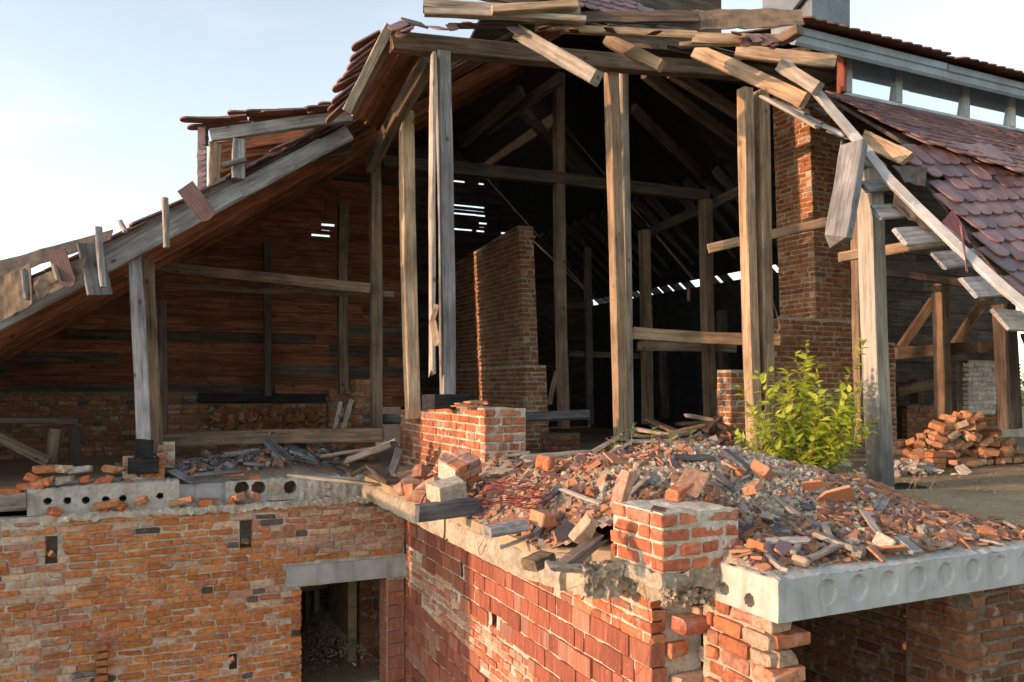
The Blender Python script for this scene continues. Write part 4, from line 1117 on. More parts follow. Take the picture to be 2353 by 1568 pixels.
for k in range(5):
    p = at(905+R.uniform(0, 90), 62-R.uniform(0, 12), 8.5)
    o = tile(None, p, (CS, -SN, R.uniform(-.4, .4)), (0, -.7, -.7), R.uniform(-.5, .5), R.uniform(-1, 1), name='roof_tile', scale=.8)
    tag(o, 'broken roof tile caught on the purlin end at top left', 'roof tile', 'tiles caught at the top left roof edge')

# ---------------------------------------------------------------- top of the front slope and ridge
FK = 1.1
def fz(y): return FK*(y+6.28)
tr_ = thing('upper_front_roof', 'upper strip of tiled roof above the broken edge at top centre', 'roof', None, (2, -1.0, 5.6)); to = V(tr_.location)
m = MB(); m.hexa([(x, y, fz(y)-.05+dz) for dz in (-.06, 0) for x, y in ((.0, -1.25), (3.0, -1.25), (2.55, .25), (.0, .25))]); m.build('roof_deck', W_DARK, tr_, origin=to).location = (0, 0, 0)
fd = V((0, -1, -FK)).normalized(); sl_ = math.sqrt(1+FK*FK)
for row in range(9):
    yy = -1.05+row*.155/sl_
    x = .35+.09*(row % 2)+(.25 if row < 2 else 0)
    while x < 3.0-.06*row:
        if not (row == 0 and R.random() < .35): tile(tr_, V((x, yy, fz(yy)+.02+R.uniform(-.004, .006))), (1, 0, 0), fd, -.07, R.uniform(-.02, .02), to)
        x += .185
for k in range(7):
    o = timber('deck_board', V((0+.1*(k % 2), -1.3-.02*k, fz(-1.3)-.10-.13*k*.3)), V((4.4, -1.3-.02*k, fz(-1.3)-.10-.13*k*.3)), .14, .02, W_DARK if k % 2 else W_BROWN, None, (0, -.6, 1)) if k < 2 else None
    if o: o.matrix_world = Matrix.Translation(-to) @ o.matrix_world; o.parent = tr_
sheet('roofing_felt', (at(1605, 25, 8.75), at(1842, 22, 8.7), at(1848, 58, 8.6), at(1610, 70, 8.65)), FELTB, 'brown felt sheet covering the top right roof edge', 'roofing felt', rows=5, cols=14, wob=.03)
sheet('roofing_felt', (at(1350, 30, 8.75), at(1605, 26, 8.75), at(1605, 62, 8.65), at(1352, 50, 8.65)), FELT, 'dark felt sheet along the middle of the top roof edge', 'roofing felt', rows=5, cols=14, wob=.03)
for k in range(16):
    px = R.uniform(1020, 1800); py = 55+(px-1020)*.04+R.uniform(-6, 10)
    o = tile(None, at(px, py, 8.5), (CS, -SN, R.uniform(-.2, .2)), (0, -.8, -.5), R.uniform(-.4, .3), R.uniform(-.6, .6), name='roof_tile', scale=.6)
    tag(o, 'broken tile lying in the debris of the top roof edge', 'roof tile', 'broken tiles along the top roof edge')
# dark rafters under the roof
for k, (a, b_) in enumerate((((1480, 168, 10.9), (1700, 330, 12.6)), ((1455, 250, 12.5), (1640, 430, 14.5)), ((1540, 165, 10.8), (1760, 300, 12.0)), ((1120, 300, 12.5), (1290, 180, 11.5)),
                             ((1060, 330, 12.5), (1200, 210, 11.6)), ((1290, 330, 13.5), (1480, 520, 16)), ((1700, 440, 13), (1480, 540, 15)), ((1200, 250, 12), (1350, 420, 14.5)))):
    timber('rafter', at(*a), at(*b_), .1, .16, W_DARK, None, (0, 0, 1), ('dark rafter running from the purlin down to the paired posts', 'dark rafter ending above the brown post in the dark', 'dark rafter touching the top of the paired posts', 'dark rafter left of the brown post beside the partition', 'leftmost dark rafter above the brick partition', 'longest dark rafter falling towards the far rail', 'dark brace rising to the brown post in the dark', 'dark rafter crossing the collar beam')[k], 'rafter', 'dark rafters inside the high roof')
# enclosing roof planes
def deck(name, pts, mat, label, th=.06, down=(0, 0, -1)):
    d_ = V(down)*th; m = MB(); m.hexa([V(p)+d_ for p in pts]+[V(p) for p in pts]); o = m.build(name, mat, origin=pts[0]); return tag(o, label, 'roof')
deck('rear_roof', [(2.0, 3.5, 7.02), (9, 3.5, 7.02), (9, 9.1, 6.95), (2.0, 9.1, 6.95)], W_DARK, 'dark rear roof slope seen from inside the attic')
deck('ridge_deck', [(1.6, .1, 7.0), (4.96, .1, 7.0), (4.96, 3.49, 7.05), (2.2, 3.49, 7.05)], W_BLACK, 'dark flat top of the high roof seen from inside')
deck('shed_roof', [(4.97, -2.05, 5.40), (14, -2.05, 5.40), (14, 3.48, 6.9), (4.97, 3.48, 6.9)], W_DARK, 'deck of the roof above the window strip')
slab_box('attic_sun_blocker', (1.4, 4.8, -.02), (1.52, 8.9, 6.9), W_BLACK, 'black partition added deep in the attic to keep sun off the side wall', 'partition')  # added so that direct sun misses the inner side wall

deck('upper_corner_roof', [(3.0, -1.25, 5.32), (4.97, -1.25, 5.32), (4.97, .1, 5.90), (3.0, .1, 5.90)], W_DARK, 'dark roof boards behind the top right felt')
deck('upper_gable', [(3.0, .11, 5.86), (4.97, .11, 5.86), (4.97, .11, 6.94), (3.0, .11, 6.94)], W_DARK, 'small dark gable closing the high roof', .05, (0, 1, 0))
# ---------------------------------------------------------------- board walls closing the attic
def board_wall(name, label, axis, fixed, u0, u1, z0, z1, mat, bw=.18, gaps=(), L=(1.8, 3.6), seed=1, gap=-.022, top=None):
    t = thing(name, label, 'board wall', None, (u0, fixed, z0) if axis == 'x' else (fixed, u0, z0)); off = V(t.location); rg_ = random.Random(seed)
    z = z0; nrow = 0
    while z < z1:
        nrow += 1; w_ = bw*rg_.uniform(.9, 1.1); u = u0
        while u < u1:
            l = min(rg_.uniform(*L), u1-u)
            segs = [(u, u+l)]
            for (g0, g1, gz) in gaps:
                if abs(gz-(z+w_/2)) < w_/2:
                    segs = [s for (a, b_) in segs for s in ((a, min(b_, g0)), (max(a, g1), b_)) if s[1]-s[0] > .03] if not (g1 < u or g0 > u+l) else segs
            tilt = rg_.uniform(-.008, .008)
            if top: segs = [(a, b_) if top(a) > z-.12 else (a+(z-.12-top(a))/(top(b_)-top(a))*(b_-a), b_) for (a, b_) in segs if top(b_) > z-.08]
            full = segs == [(u, u+l)] or bool(top and not any(abs(gz-(z+w_/2)) < w_/2 for (_, _, gz) in gaps))
            for (a, b_) in segs or []:
                h_ = w_-gap
                P = (lambda q, zz, s_=(.014 if nrow % 2 else -.014): V((q, fixed+s_, zz)))
                o = timber('board', P(a, z+w_/2+tilt*.5)-off, P(b_, z+w_/2-tilt*.5)-off, .024, h_, mat if rg_.random() < .9 else W_DARK, t, (0, 0, 1), seg=2, bend=.003, jit=.002, ch=.003)
            if not full:   # narrow strips leave a bright slit open along the middle of the board
                for (g0, g1, gz) in gaps:
                    if abs(gz-(z+w_/2)) < w_/2 and not (g1 < u or g0 > u+l):
                        a, b_ = max(u, g0), min(u+l, g1); s_ = w_*.41
                        for zc in (z+s_/2, z+w_-s_/2):
                            timber('board', P(a, zc)-off, P(b_, zc)-off, .02, s_-.004, mat, t, (0, 0, 1), seg=1, bend=0, jit=.004, ch=.003)
            u += l
        z += w_
    return t
GP = []
for (px0, px1, py) in ((738, 768, 521), (722, 758, 531), (716, 748, 541)):
    a = on(px0, py, 1, 4.66); b_ = on(px1, py, 1, 4.66); GP.append((a.x, b_.x, a.z))
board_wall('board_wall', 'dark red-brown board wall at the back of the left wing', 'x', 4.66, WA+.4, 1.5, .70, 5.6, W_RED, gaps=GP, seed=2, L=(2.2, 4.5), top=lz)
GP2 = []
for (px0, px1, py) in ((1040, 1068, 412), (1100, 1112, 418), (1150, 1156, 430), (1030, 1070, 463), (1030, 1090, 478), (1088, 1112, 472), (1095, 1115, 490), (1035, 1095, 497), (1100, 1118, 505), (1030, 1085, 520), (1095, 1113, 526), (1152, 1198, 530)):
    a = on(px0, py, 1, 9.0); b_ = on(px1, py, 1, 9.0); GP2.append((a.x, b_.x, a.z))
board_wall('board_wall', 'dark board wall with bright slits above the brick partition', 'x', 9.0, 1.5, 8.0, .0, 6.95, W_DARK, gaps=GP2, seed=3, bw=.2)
# right-hand eave strip with daylight between the rafter tails
RX = 7.75
slab_box('side_wall', (RX, 1.6, -.02), (RX+.3, 9.1, on(1790, 626, 0, RX).z), W_BLACK, 'dark side wall below the daylight strip')  # near-black colour stands in for the attic's shade
zs0, zs1 = on(1790, 622, 0, RX).z, on(1790, 603, 0, RX).z
for k in range(18):
    yy = 1.7+k*.42
    if R.random() < .85: timber('rafter_tail', V((RX-1.6, yy, zs1+1.5)), V((RX+.5, yy, zs0+.02)), .1, .16, W_DGREY, None, (0, 0, 1), 'dark rafter tail above the daylight strip', 'rafter', 'rafter tails along the daylight strip')
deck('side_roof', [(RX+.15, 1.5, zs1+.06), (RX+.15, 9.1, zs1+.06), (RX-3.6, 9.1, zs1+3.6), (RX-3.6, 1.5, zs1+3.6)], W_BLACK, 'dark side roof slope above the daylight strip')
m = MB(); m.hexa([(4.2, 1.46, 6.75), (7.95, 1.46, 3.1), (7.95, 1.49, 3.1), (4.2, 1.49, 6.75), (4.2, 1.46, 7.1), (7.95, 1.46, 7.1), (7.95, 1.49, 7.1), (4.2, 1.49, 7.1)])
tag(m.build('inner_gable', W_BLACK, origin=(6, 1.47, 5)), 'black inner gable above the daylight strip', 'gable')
# right wing back wall of boards with an open gap at the far right
xg = on(2326, 870, 1, 1.45).x
board_wall('board_wall', 'dusty brown board wall at the back of the right wing', 'x', 1.45, 7.72, xg, .62, 6.5, W_DARK, seed=5)
slab_box('right_parapet', (7.6, 1.40, -.02), (15, 1.6, .62), MORTAR, 'low rough wall under the right wing boards')
deck('right_side_roof', [(xg+.5, 1.6, 2.2), (xg+.5, -2.0, 2.2), (15, -2.0, 1.2), (15, 1.6, 1.2)], W_DARK, 'low roof edge beyond the right wing')
w0 = at(2226, 870, 14.3)
brick_block('white_brick_patch', 'patch of whitish brickwork in the dim right wing', w0.x, on(2290, 870, 1, w0.y).x, w0.y, w0.y+.25, .55, 1.08+(886-828)/1830*14.3, .085, [((.62, .58, .54), 4), ((.50, .45, .42), 2)], 'brick wall', seed=41, hp=.6, faces='x')
w1 = at(2085, 970, 14.0)
brick_block('low_brick_wall', 'low dim brick wall behind the brick pile', w1.x, on(2300, 970, 1, w1.y).x, w1.y, w1.y+.25, 0, .75, .085, PAL_IN, 'brick wall', seed=42, hp=.5, faces='x',
            topx=lambda x: .75-.25*abs(fn(x*2, 3)))

# ---------------------------------------------------------------- right roof
rr = thing('right_roof', 'right roof slope of purple-brown tiles with slipped rows', 'roof', None, (7, -3, 3)); ro = V(rr.location)
UT = .79
def uz(y): return 4.86+UT*(y+1.86)
m = MB(); m.hexa([(x, y, uz(y)-.05+dz) for dz in (-.05, 0) for x, y in ((5.0, -3.25), (13, -3.45), (13, -1.7), (5.0, -1.7))])
LT = 1.38; ly0, lz0 = -3.10, uz(-3.10)-.02
def qz(y): return lz0+LT*(y-ly0)
m.hexa([(x, y, qz(y)-.05+dz) for dz in (-.05, 0) for x, y in ((4.80, -4.75), (13, -4.75), (13, -3.2), (4.80, -3.2))])
m.build('roof_deck', W_DARK, rr, origin=ro).location = (0, 0, 0)
ud = V((0, -1, -UT)).normalized(); us = math.sqrt(1+UT*UT)
row = 0; yy = -1.98
while yy > -3.5:
    x = 4.98+.09*(row % 2)+max(0, (row-5))*.05
    while x < 11.5:
        lim = -3.02-.32*(x-5.0)
        if yy > lim and not (row > 4 and R.random() < .05): tile(rr, V((x, yy, uz(yy)+.03+R.uniform(-.004, .006))), (1, 0, 0), ud, -.08, R.uniform(-.02, .02), ro)
        x += .185
    yy -= .16/us; row += 1
ld = V((0, -1, -LT)).normalized(); lsn = math.sqrt(1+LT*LT); tilt = V((1, 0, .13)).normalized()
for row in range(14):
    yy = ly0-.06-row*.20/lsn*1.0
    for c in range(28):
        x = 4.74+.09*(row % 2)+.188*c+.012*row
        base = V((5.1, yy, qz(yy)))+tilt*(x-5.1)
        sl2 = .0
        if row == 0 and c > 8: continue
        if row == 1 and 8 < c < 11: continue
        if R.random() < (.10 if row < 3 else .02): continue
        tile(rr, base+V((0, 0, .035+R.uniform(-.004, .01)))+(V((.02, -.05, -.06)) if R.random() < .07 else V()), tilt, ld, -.10+R.uniform(-.03, .015), R.uniform(-.05, .05)+(R.uniform(-.45, .45) if (row < 2 and R.random() < .45) or R.random() < .05 else 0)+.10, ro, scale=1.04)
# verge flashing as a bent white-grey metal strip
path = [(1800, 142, 9.05), (1866, 200, 8.9), (1962, 312, 8.6), (2040, 410, 8.3), (2100, 470, 8.1), (2200, 566, 7.8), (2290, 648, 7.55), (2375, 720, 7.35)]
fl2 = thing('verge_flashing', 'long bent white-grey metal flashing along the broken right roof edge', 'flashing', None, at(*path[0])); f2o = V(fl2.location)
for k in range(len(path)-1):
    A, B = at(*path[k])-f2o, at(*path[k+1])-f2o
    d = (B-A).normalized(); o = timber('flashing_length', A-d*.02, B+d*.03, .105, .045, FLASH, fl2, (-.5, -.6, .62), seg=4, bend=.004, jit=.003, ch=.006)
for (pts, mat, lab) in (((at(2188, 482, 7.75), at(2212, 520, 7.7), at(2230, 560, 7.65), at(2165, 510, 7.7)), GLAZE, None),):
    o = sheet('flashing_cap', pts, plain('purple_sheet_metal', (.16, .07, .075), .45, .1, .15, 10, .1), None, None, fl2, .012, 3, 3, .008); o['label'] = 'purple metal cap hanging on the flashing'; o.location = o.location-f2o
timber('flashing_strip', at(2208, 520, 7.7), at(2222, 625, 7.65), .095, .012, bpy.data.materials['purple_sheet_metal'], None, (.5, -.85, 0), 'narrow purple metal strip dangling from the flashing', 'flashing')
# sheathing board stubs under the verge
for (p0, p1, w_, mt, lab) in (((2012, 488, 8.15), (2095, 482, 8.35), .2, W_GREY, 'first grey sheathing stub under the flashing'), ((2066, 545, 7.95), (2195, 536, 8.3), .24, W_GREY, 'second grey sheathing stub under the flashing'),
                              ((2155, 600, 7.75), (2250, 590, 8.1), .22, W_GREY, 'third grey sheathing stub under the flashing'), ((2225, 662, 7.55), (2320, 655, 7.9), .26, W_GREY, 'fourth grey sheathing stub under the flashing'),
                              ((2296, 735, 7.35), (2390, 740, 7.7), .26, W_PALE, 'lowest sheathing stub under the flashing'), ((1985, 430, 8.3), (2050, 425, 8.5), .16, W_GREY, 'small grey sheathing stub near the hanging beam'),
                              ((1962, 375, 8.5), (2030, 378, 8.7), .10, W_GREY, 'uppermost grey stub beside the hanging beam')):
    timber('sheathing_stub', at(*p0), at(*p1), w_, .035, mt, None, (0, -.80, .6), lab, 'board', rag=.02)
for k, (p0, p1, w_, mt) in enumerate((((1752, 222, 9.0), (1878, 292, 8.6), .12, W_PALE), ((1780, 232, 9.1), (1850, 262, 8.9), .11, W_GREY), ((1825, 255, 9.0), (1890, 285, 8.8), .11, W_DGREY), ((1870, 280, 8.9), (1940, 310, 8.7), .12, W_GREY),
                                      ((1905, 300, 8.85), (1960, 320, 8.7), .12, W_DGREY), ((1800, 222, 9.3), (1900, 262, 9.1), .12, W_DGREY), ((1850, 245, 9.2), (1890, 240, 9.0), .07, W_BROWN))):
    timber('broken_board', at(*p0), at(*p1), w_, .035, mt, None, (0, -.6, .8), 'broken grey board end below the upper right roof edge', 'board', 'broken boards below the right roof edge', rag=.03)
beam(1990, 318, 8.8, 2085, 365, 8.5, .1, .16, W_TAN, 'broken tan rafter end beside the slipped tiles', 'broken_rafter', 'rafter', rag=.06)
sheet('roofing_felt', (at(2045, 405, 8.35), at(2085, 445, 8.3), at(2190, 555, 8.0), at(2060, 480, 8.15)), FELT, 'dark felt flap hanging below the white flashing', 'roofing felt', rows=8, cols=8, wob=.05)
sheet('roofing_felt', (at(2050, 380, 8.5), at(2130, 385, 8.6), at(2125, 430, 8.45), at(2080, 420, 8.35)), FELT, 'grey felt curling out beside the slipped tiles', 'roofing felt', rows=8, cols=8, wob=.025)
# --- clerestory window strip with metal eave
wy = -1.86; cw = thing('window_strip', 'long strip of low grey framed windows under the metal eave', 'window', None, (5.4, wy, 4.86)); co = V(cw.location)
wx = [on(p, q, 1, wy).x for p, q in ((1948, 180), (2064, 205), (2220, 240), (2326, 262))]; st = .98
while wx[-1] < 11: wx.append(wx[-1]+1.05)
m = MB(); m.box((wx[0]-.1, wy, 4.84), (11.5, wy+.1, 4.90)); m.box((wx[0]-.1, wy, 5.47), (11.5, wy+.1, 5.54)); m.build('frame_rail', FRAME, cw, origin=co).location = (0, 0, 0)
for i, x in enumerate(wx):
    m = MB(); m.box((x-.05, wy-.012, 4.902), (x+.05, wy+.09, 5.468)); m.build('mullion', FRAME, cw, origin=co).location = (0, 0, 0)
    pane = cw
    if i < len(wx)-1:
        xa, xb = x+.051, wx[i+1]-.051; m = MB(); m.hexa([(xa, wy+.052, 4.905), (xb, wy+.052, 4.905), (xb, wy+.060, 4.905), (xa, wy+.060, 4.905), (xa, wy+.006, 5.467), (xb, wy+.006, 5.467), (xb, wy+.014, 5.467), (xa, wy+.014, 5.467)]); pane = m.build('pane', GLASSM, cw, origin=co); pane.location = (0, 0, 0)
    q = MB(); q.box((x+.052, wy-.004, 4.904), (x+.078, wy+.03, 5.466)); q.build('sash_edge', FRAME, pane, origin=co).location = (0, 0, 0)
timber('window_end_board', V((wx[0]-.13, wy-.02, 4.86)), V((wx[0]-.12, wy-.02, 5.5)), .07, .12, plain('red_painted_board', (.22, .07, .05), .7), None, (0, 1, 0), 'reddish board at the left end of the window strip', 'board')
ev = thing('metal_eave', 'grey sheet metal eave above the window strip', 'eave', None, (4.6, -2.12, 5.2)); eo = V(ev.location)
e0 = on(1826, 60, 1, -2.12); ex0 = e0.x
def eave_len(x0, x1, dz):
    m = MB(); ya_, yb_ = -2.12, -1.72
    pr = [(ya_, 5.205), (ya_-.02, 5.24), (ya_-.012, 5.325), (ya_-.03, 5.34), (ya_-.03, 5.425), (ya_+.03, 5.452), (yb_, 5.56), (yb_, 5.50), (ya_+.05, 5.225)]
    n = len(pr); vs_ = [(x, y, z+dz) for x in (x0, x1) for y, z in pr]
    m.add(vs_, [(i, (i+1) % n, n+(i+1) % n, n+i)[::-1] for i in range(n)]+[tuple(range(n)), tuple(range(2*n-1, n-1, -1))])
    m.build('eave_length', METAL, ev, origin=eo).location = (0, 0, 0)
x = ex0; k = 0
for xa, xb, dz in ((ex0, 6.95, 0), (6.93, 9.4, -.006), (9.38, 13, -.012)): eave_len(xa, xb, dz)
sd_ = V((0, -1, -.30)).normalized()
er = thing('eave_tiles', 'scalloped tile rows along the top of the metal eave', 'roof tiles', None, (5, -2.5, 5.25)); ero = V(er.location)
for row in range(4):
    x = ex0+.1+.09*(row % 2)
    while x < 11.5:
        yy = -1.95+row*.14
        gap = row == 0 and 6.9 < x < 7.05
        if not gap: tile(er, V((x, yy, 5.455+(yy+2.12)*.30+.05)), (1, 0, 0), sd_, -.07, R.uniform(-.02, .02), ero)
        x += .185
m = MB(); m.hexa([(x, y, 5.43+(y+2.12)*.30+dz) for dz in (.03, .05) for x, y in ((ex0+.05, -2.04), (13, -2.04), (13, .4), (ex0+.05, .4))]); m.build('deck', W_DARK, er, origin=ero).location = (0, 0, 0)
# metal clad chimney box on the roof
cb = thing('metal_chimney_box', 'pale metal clad box standing on the roof at top right', 'chimney', None, at(1900, 60, 11.5)); cbo = V(cb.location)
c0 = at(1866, 70, 11.5); c1 = at(1953, 70, 11.5)
X0, X1, Y0, Y1 = c0.x, on(1953, 70, 1, c0.y).x, c0.y, on(1752, 10, 0, c0.x).y
zr = 1.08+(886+5)/1830*11.5
m = MB(); m.box((X0, Y0, 5.2+.3*(Y0+2.5)), (X1, Y1, zr+1.2)); m.build('metal_cladding', METAL, cb, origin=cbo).location = (0, 0, 0)
timber('roof_edge_trim', V((X0-.05, Y0-.04, zr+.10))-cbo, V((X0-.05, Y1, zr-.42))-cbo, .05, .06, W_BLACK, cb)

# ---------------------------------------------------------------- rubble heap
def sm(a, b_, x): t = max(0.0, min(1.0, (x-a)/(b_-a))); return t*t*(3-2*t)
def H(x, y):
    h = .50*math.exp(-(((x-1.15)/.95)**2+((y+4.15)/.85)**2))+.27*math.exp(-(((x-.45)/.75)**2+((y+3.1)/1.0)**2))+.20*math.exp(-(((x-2.2)/.8)**2+((y+4.7)/.7)**2))
    h += .16*math.exp(-(((x-.2)/.5)**2+((y+4.4)/.6)**2))+.20*math.exp(-(((x-.3)/.4)**2+((y+2.2)/.4)**2))+.28*math.exp(-(((x-3.4)/1.2)**2+((y+.6)/.8)**2))
    h += .02*fn(x*3, y*3)+.018*fn(x*9, y*9)
    e = sm(-.55, -.1, x)*(1 if x > .35 else sm(-5.3, -4.8, y+(.35-x)*.3))*sm(-6.02, -5.5, y)
    e *= 1-sm(2.3, 3.1, x+.25*(y+4.5)) if y < -2 else 1
    return max(-.02, (h+.05)*e+.0)-.012
def inregion(x, y):
    if x < -.52 or y < -5.93: return False
    if x < .36 and y < -4.75-(x+.5)*.35: return False
    if fp.x-.02 < x < fp.x+.58 and fp.y-.02 < y < fp.y+.42: return False
    if pc.x-.02 < x < pc.x+.5 and pc.y-.02 < y < y_end: return False
    return H(x, y) > .0
m = MB(); nx, ny = 150, 170; gx0, gx1, gy0, gy1 = -.5, 4.4, -5.95, .6; idx = {}
for i in range(nx+1):
    for j in range(ny+1):
        x = gx0+(gx1-gx0)*i/nx; y = gy0+(gy1-gy0)*j/ny
        idx[(i, j)] = len(m.v); m.v.append((x, y, H(x, y)+.012*fn(x*25, y*25)))
for i in range(nx):
    for j in range(ny):
        x = gx0+(gx1-gx0)*(i+.5)/nx; y = gy0+(gy1-gy0)*(j+.5)/ny
        if H(x, y) < -.008 or (x < .34 and y < -4.72-(x+.5)*.38): continue
        m.f.append((idx[(i, j)], idx[(i+1, j)], idx[(i+1, j+1)], idx[(i, j+1)])); m.m.append(0)
o = m.build('rubble_bed', DUST, None, True); tag(o, 'pale dusty bed of mortar rubble under the tile fragments', None, kind='stuff')
rg = random.Random(77)
def shard_mesh(k, glaze):
    n = rg.choice((4, 4, 5, 5, 6)); pts = []
    for i in range(n): a = 2*math.pi*(i+rg.uniform(-.28, .28))/n; r_ = rg.uniform(.65, 1.1); pts.append((math.cos(a)*r_, math.sin(a)*r_*rg.uniform(.5, .95)))
    t = rg.uniform(.12, .18)
    m = MB(); m.add([(x*rg.uniform(.96, 1.0), y*rg.uniform(.96, 1), t/2+rg.uniform(-.01, .01)) for x, y in pts]+[(x, y, -t/2) for x, y in pts],
                    [tuple(range(n)), tuple(2*n-1-i for i in range(n))]+[(i+n, (i+1) % n+n, (i+1) % n, i) for i in range(n)], mats=[0, 1]+[1]*n)
    return m.mesh('tile_shard', [GLAZE if glaze else CLAY, CLAY])
SH_G = [shard_mesh(k, True) for k in range(10)]; SH_C = [shard_mesh(k, False) for k in range(10)]
def lump_mesh(k):
    import bmesh
    bm = bmesh.new(); bmesh.ops.create_icosphere(bm, subdivisions=1, radius=1)
    for v_ in bm.verts:
        v_.co *= rg.uniform(.65, 1.15); v_.co.z *= .7
    me = bpy.data.meshes.new('lump'); bm.to_mesh(me); bm.free(); me.materials.append(LUMP); return me
LUMPS = [lump_mesh(k) for k in range(8)]
SCR = {}
for nm, mt in (('grey', W_GREY), ('dark', W_DGREY), ('pale', W_PALE)):
    SCR[nm] = [timber_mesh('wood_scrap', 1.0, rg.uniform(.10, .22), rg.uniform(.03, .09), mt, seg=2, bend=.03, jit=.008, rag=.06, rng=rg) for k in range(6)]
def nrm_at(x, y, f=None):
    f = f or H; d = .04; return V((f(x-d, y)-f(x+d, y), f(x, y-d)-f(x, y+d), 2*d)).normalized()
def lay(o, x, y, f, tilt, sink=.01, size=.1):
    n = nrm_at(x, y, f); q = V((0, 0, 1)).rotation_difference(n)
    M = q.to_matrix().to_4x4() @ Euler((rg.uniform(-tilt, tilt), rg.uniform(-tilt, tilt), 0)).to_matrix().to_4x4() @ Matrix.Rotation(rg.uniform(0, 6.28), 4, 'Z')
    M.translation = V((x, y, f(x, y)))+n*sink; return M
def rnd_pt():
    while True:
        r_ = rg.random()
        if r_ < .5: x, y = rg.uniform(-.5, 3.0), rg.uniform(-5.92, -3.0)
        elif r_ < .75: x, y = rg.uniform(.3, 3.2), rg.uniform(-5.92, -4.7)
        else: x, y = rg.uniform(-.5, 1.6), rg.uniform(-4.9, -1.2)
        if inregion(x, y): return x, y
def pale_zone(x, y): return math.exp(-(((x-1.35)/.55)**2+((y+4.75)/.55)**2)) > .45
GT = 'tile fragments on the rubble heap'
n_s = 0
while n_s < 300:
    x, y = rnd_pt()
    if pale_zone(x, y) and rg.random() < .85: continue
    gl = rg.random() < .46
    s = rg.uniform(.04, .10)*(1.35 if rg.random() < .15 else 1)
    o = bpy.data.objects.new('tile_shard', rg.choice(SH_G if gl else SH_C))
    o.matrix_world = lay(o, x, y, H, .42, rg.uniform(-.004, .014)+s*.10) @ Matrix.Diagonal((s, s, .1*rg.uniform(.9, 1.2), 1)); link(o)
    if gl: tag(o, 'purple-glazed roof tile fragment on the rubble heap', 'tile fragment', 'purple tile fragments on the rubble heap')
    else: tag(o, 'orange broken clay tile fragment on the rubble heap', 'tile fragment', 'orange tile fragments on the rubble heap')
    n_s += 1
n_s = 0
while n_s < 42:
    x, y = rnd_pt(); o = bpy.data.objects.new('brick_chunk', rg.choice(SETS['c'])[1]); s = rg.uniform(.3, .85)
    o.matrix_world = lay(o, x, y, H, .7, .018*s) @ Matrix.Diagonal((s, s*rg.uniform(.8, 1), s*rg.uniform(.8, 1.2), 1)); o.color = (*pick(PAL_RED, rg), 1); link(o)
    tag(o, 'broken chunk of orange brick in the rubble heap', 'brick chunk', 'brick chunks in the rubble heap'); n_s += 1
n_s = 0
while n_s < 75:
    x, y = rnd_pt(); o = bpy.data.objects.new('mortar_lump', rg.choice(LUMPS)); s = rg.uniform(.02, .05)
    o.matrix_world = lay(o, x, y, H, 1, .01) @ Matrix.Diagonal((s*1.2, s, s, 1)); link(o)
    tag(o, 'pale lump of old mortar in the rubble heap', 'mortar lump', 'mortar lumps in the rubble heap'); n_s += 1
n_s = 0
while n_s < 95:
    x, y = rnd_pt()
    if x > 1.3 and rg.random() < .55: continue
    nm = rg.choice(('grey', 'dark', 'pale', 'pale', 'pale')); o = bpy.data.objects.new('wood_scrap', rg.choice(SCR[nm])); l = rg.uniform(.10, .38)
    o.matrix_world = lay(o, x, y, H, .25, .03) @ Matrix.Diagonal((l, rg.uniform(.22, .5), rg.uniform(.3, .6), 1)); link(o)
    tag(o, {'grey': 'weathered grey wood scrap', 'dark': 'dark grey wood scrap', 'pale': 'pale splintered wood scrap'}[nm]+' lying in the rubble heap', 'wood scrap', nm+' wood scraps in the rubble heap'); n_s += 1
# uncountable small stuff
m = MB()
for k in range(2300):
    x, y = rnd_pt()
    if pale_zone(x, y) and rg.random() < .9: continue
    gl = rg.random() < .44; n = rg.choice((4, 4, 5)); s = .018+.062*rg.random()**1.7; t_ = rg.uniform(.006, .009)
    M = lay(None, x, y, H, .5, rg.uniform(-.002, .012)+s*.15); pts = []
    for i in range(n): a = 2*math.pi*(i+rg.uniform(-.28, .28))/n; r_ = rg.uniform(.65, 1.1)*s; pts.append((math.cos(a)*r_, math.sin(a)*r_*.7))
    m.add([M @ V((u_, v_, t_)) for u_, v_ in pts]+[M @ V((u_, v_, -t_)) for u_, v_ in pts], [tuple(range(n)), tuple(2*n-1-i for i in range(n))]+[(i+n, (i+1) % n+n, (i+1) % n, i) for i in range(n)], mats=[0 if gl else 1]+[1]*(n+1))
o = m.build('small_tile_shards', [GLAZE, CLAY]); tag(o, 'countless smaller tile fragments covering the rubble heap', None, kind='stuff')
def small_stuff(name, n, ptf, f, smin, smax, pal, mat, lab, flat=.5):
    m = MB()
    for k in range(n):
        x, y = ptf(); s = smin+(smax-smin)*rg.random()**2.2
        M = Matrix.Translation((x, y, f(x, y)+s*.35)) @ Euler((rg.uniform(-.8, .8), rg.uniform(-.8, .8), rg.uniform(0, 6.3))).to_matrix().to_4x4()
        a, b_, c_ = s, s*rg.uniform(.5, 1), s*rg.uniform(flat*.4, flat)
        P = [M @ V((sx*a*rg.uniform(.6, 1), sy*b_*rg.uniform(.6, 1), sz*c_)) for sz in (-1, 1) for sx, sy in ((-1, -1), (1, -1), (1, 1), (-1, 1))]
        m.hexa(P, pick(pal, rg))
    o = m.build(name, mat); tag(o, lab, None, kind='stuff'); return o
PAL_RUB = [((.44, .19, .09), 5), ((.38, .15, .08), 3), ((.40, .34, .25), 5), ((.15, .06, .065), 3), ((.30, .26, .20), 4), ((.30, .21, .14), 3)]
small_stuff('rubble_crumbs', 4200, rnd_pt, H, .006, .028, PAL_RUB, BRICK_J, 'small crumbs of tile, mortar and brick over the rubble heap')
def pz_pt():
    while True:
        x, y = rg.gauss(1.35, .5), rg.gauss(-4.75, .45)
        if inregion(x, y): return x, y
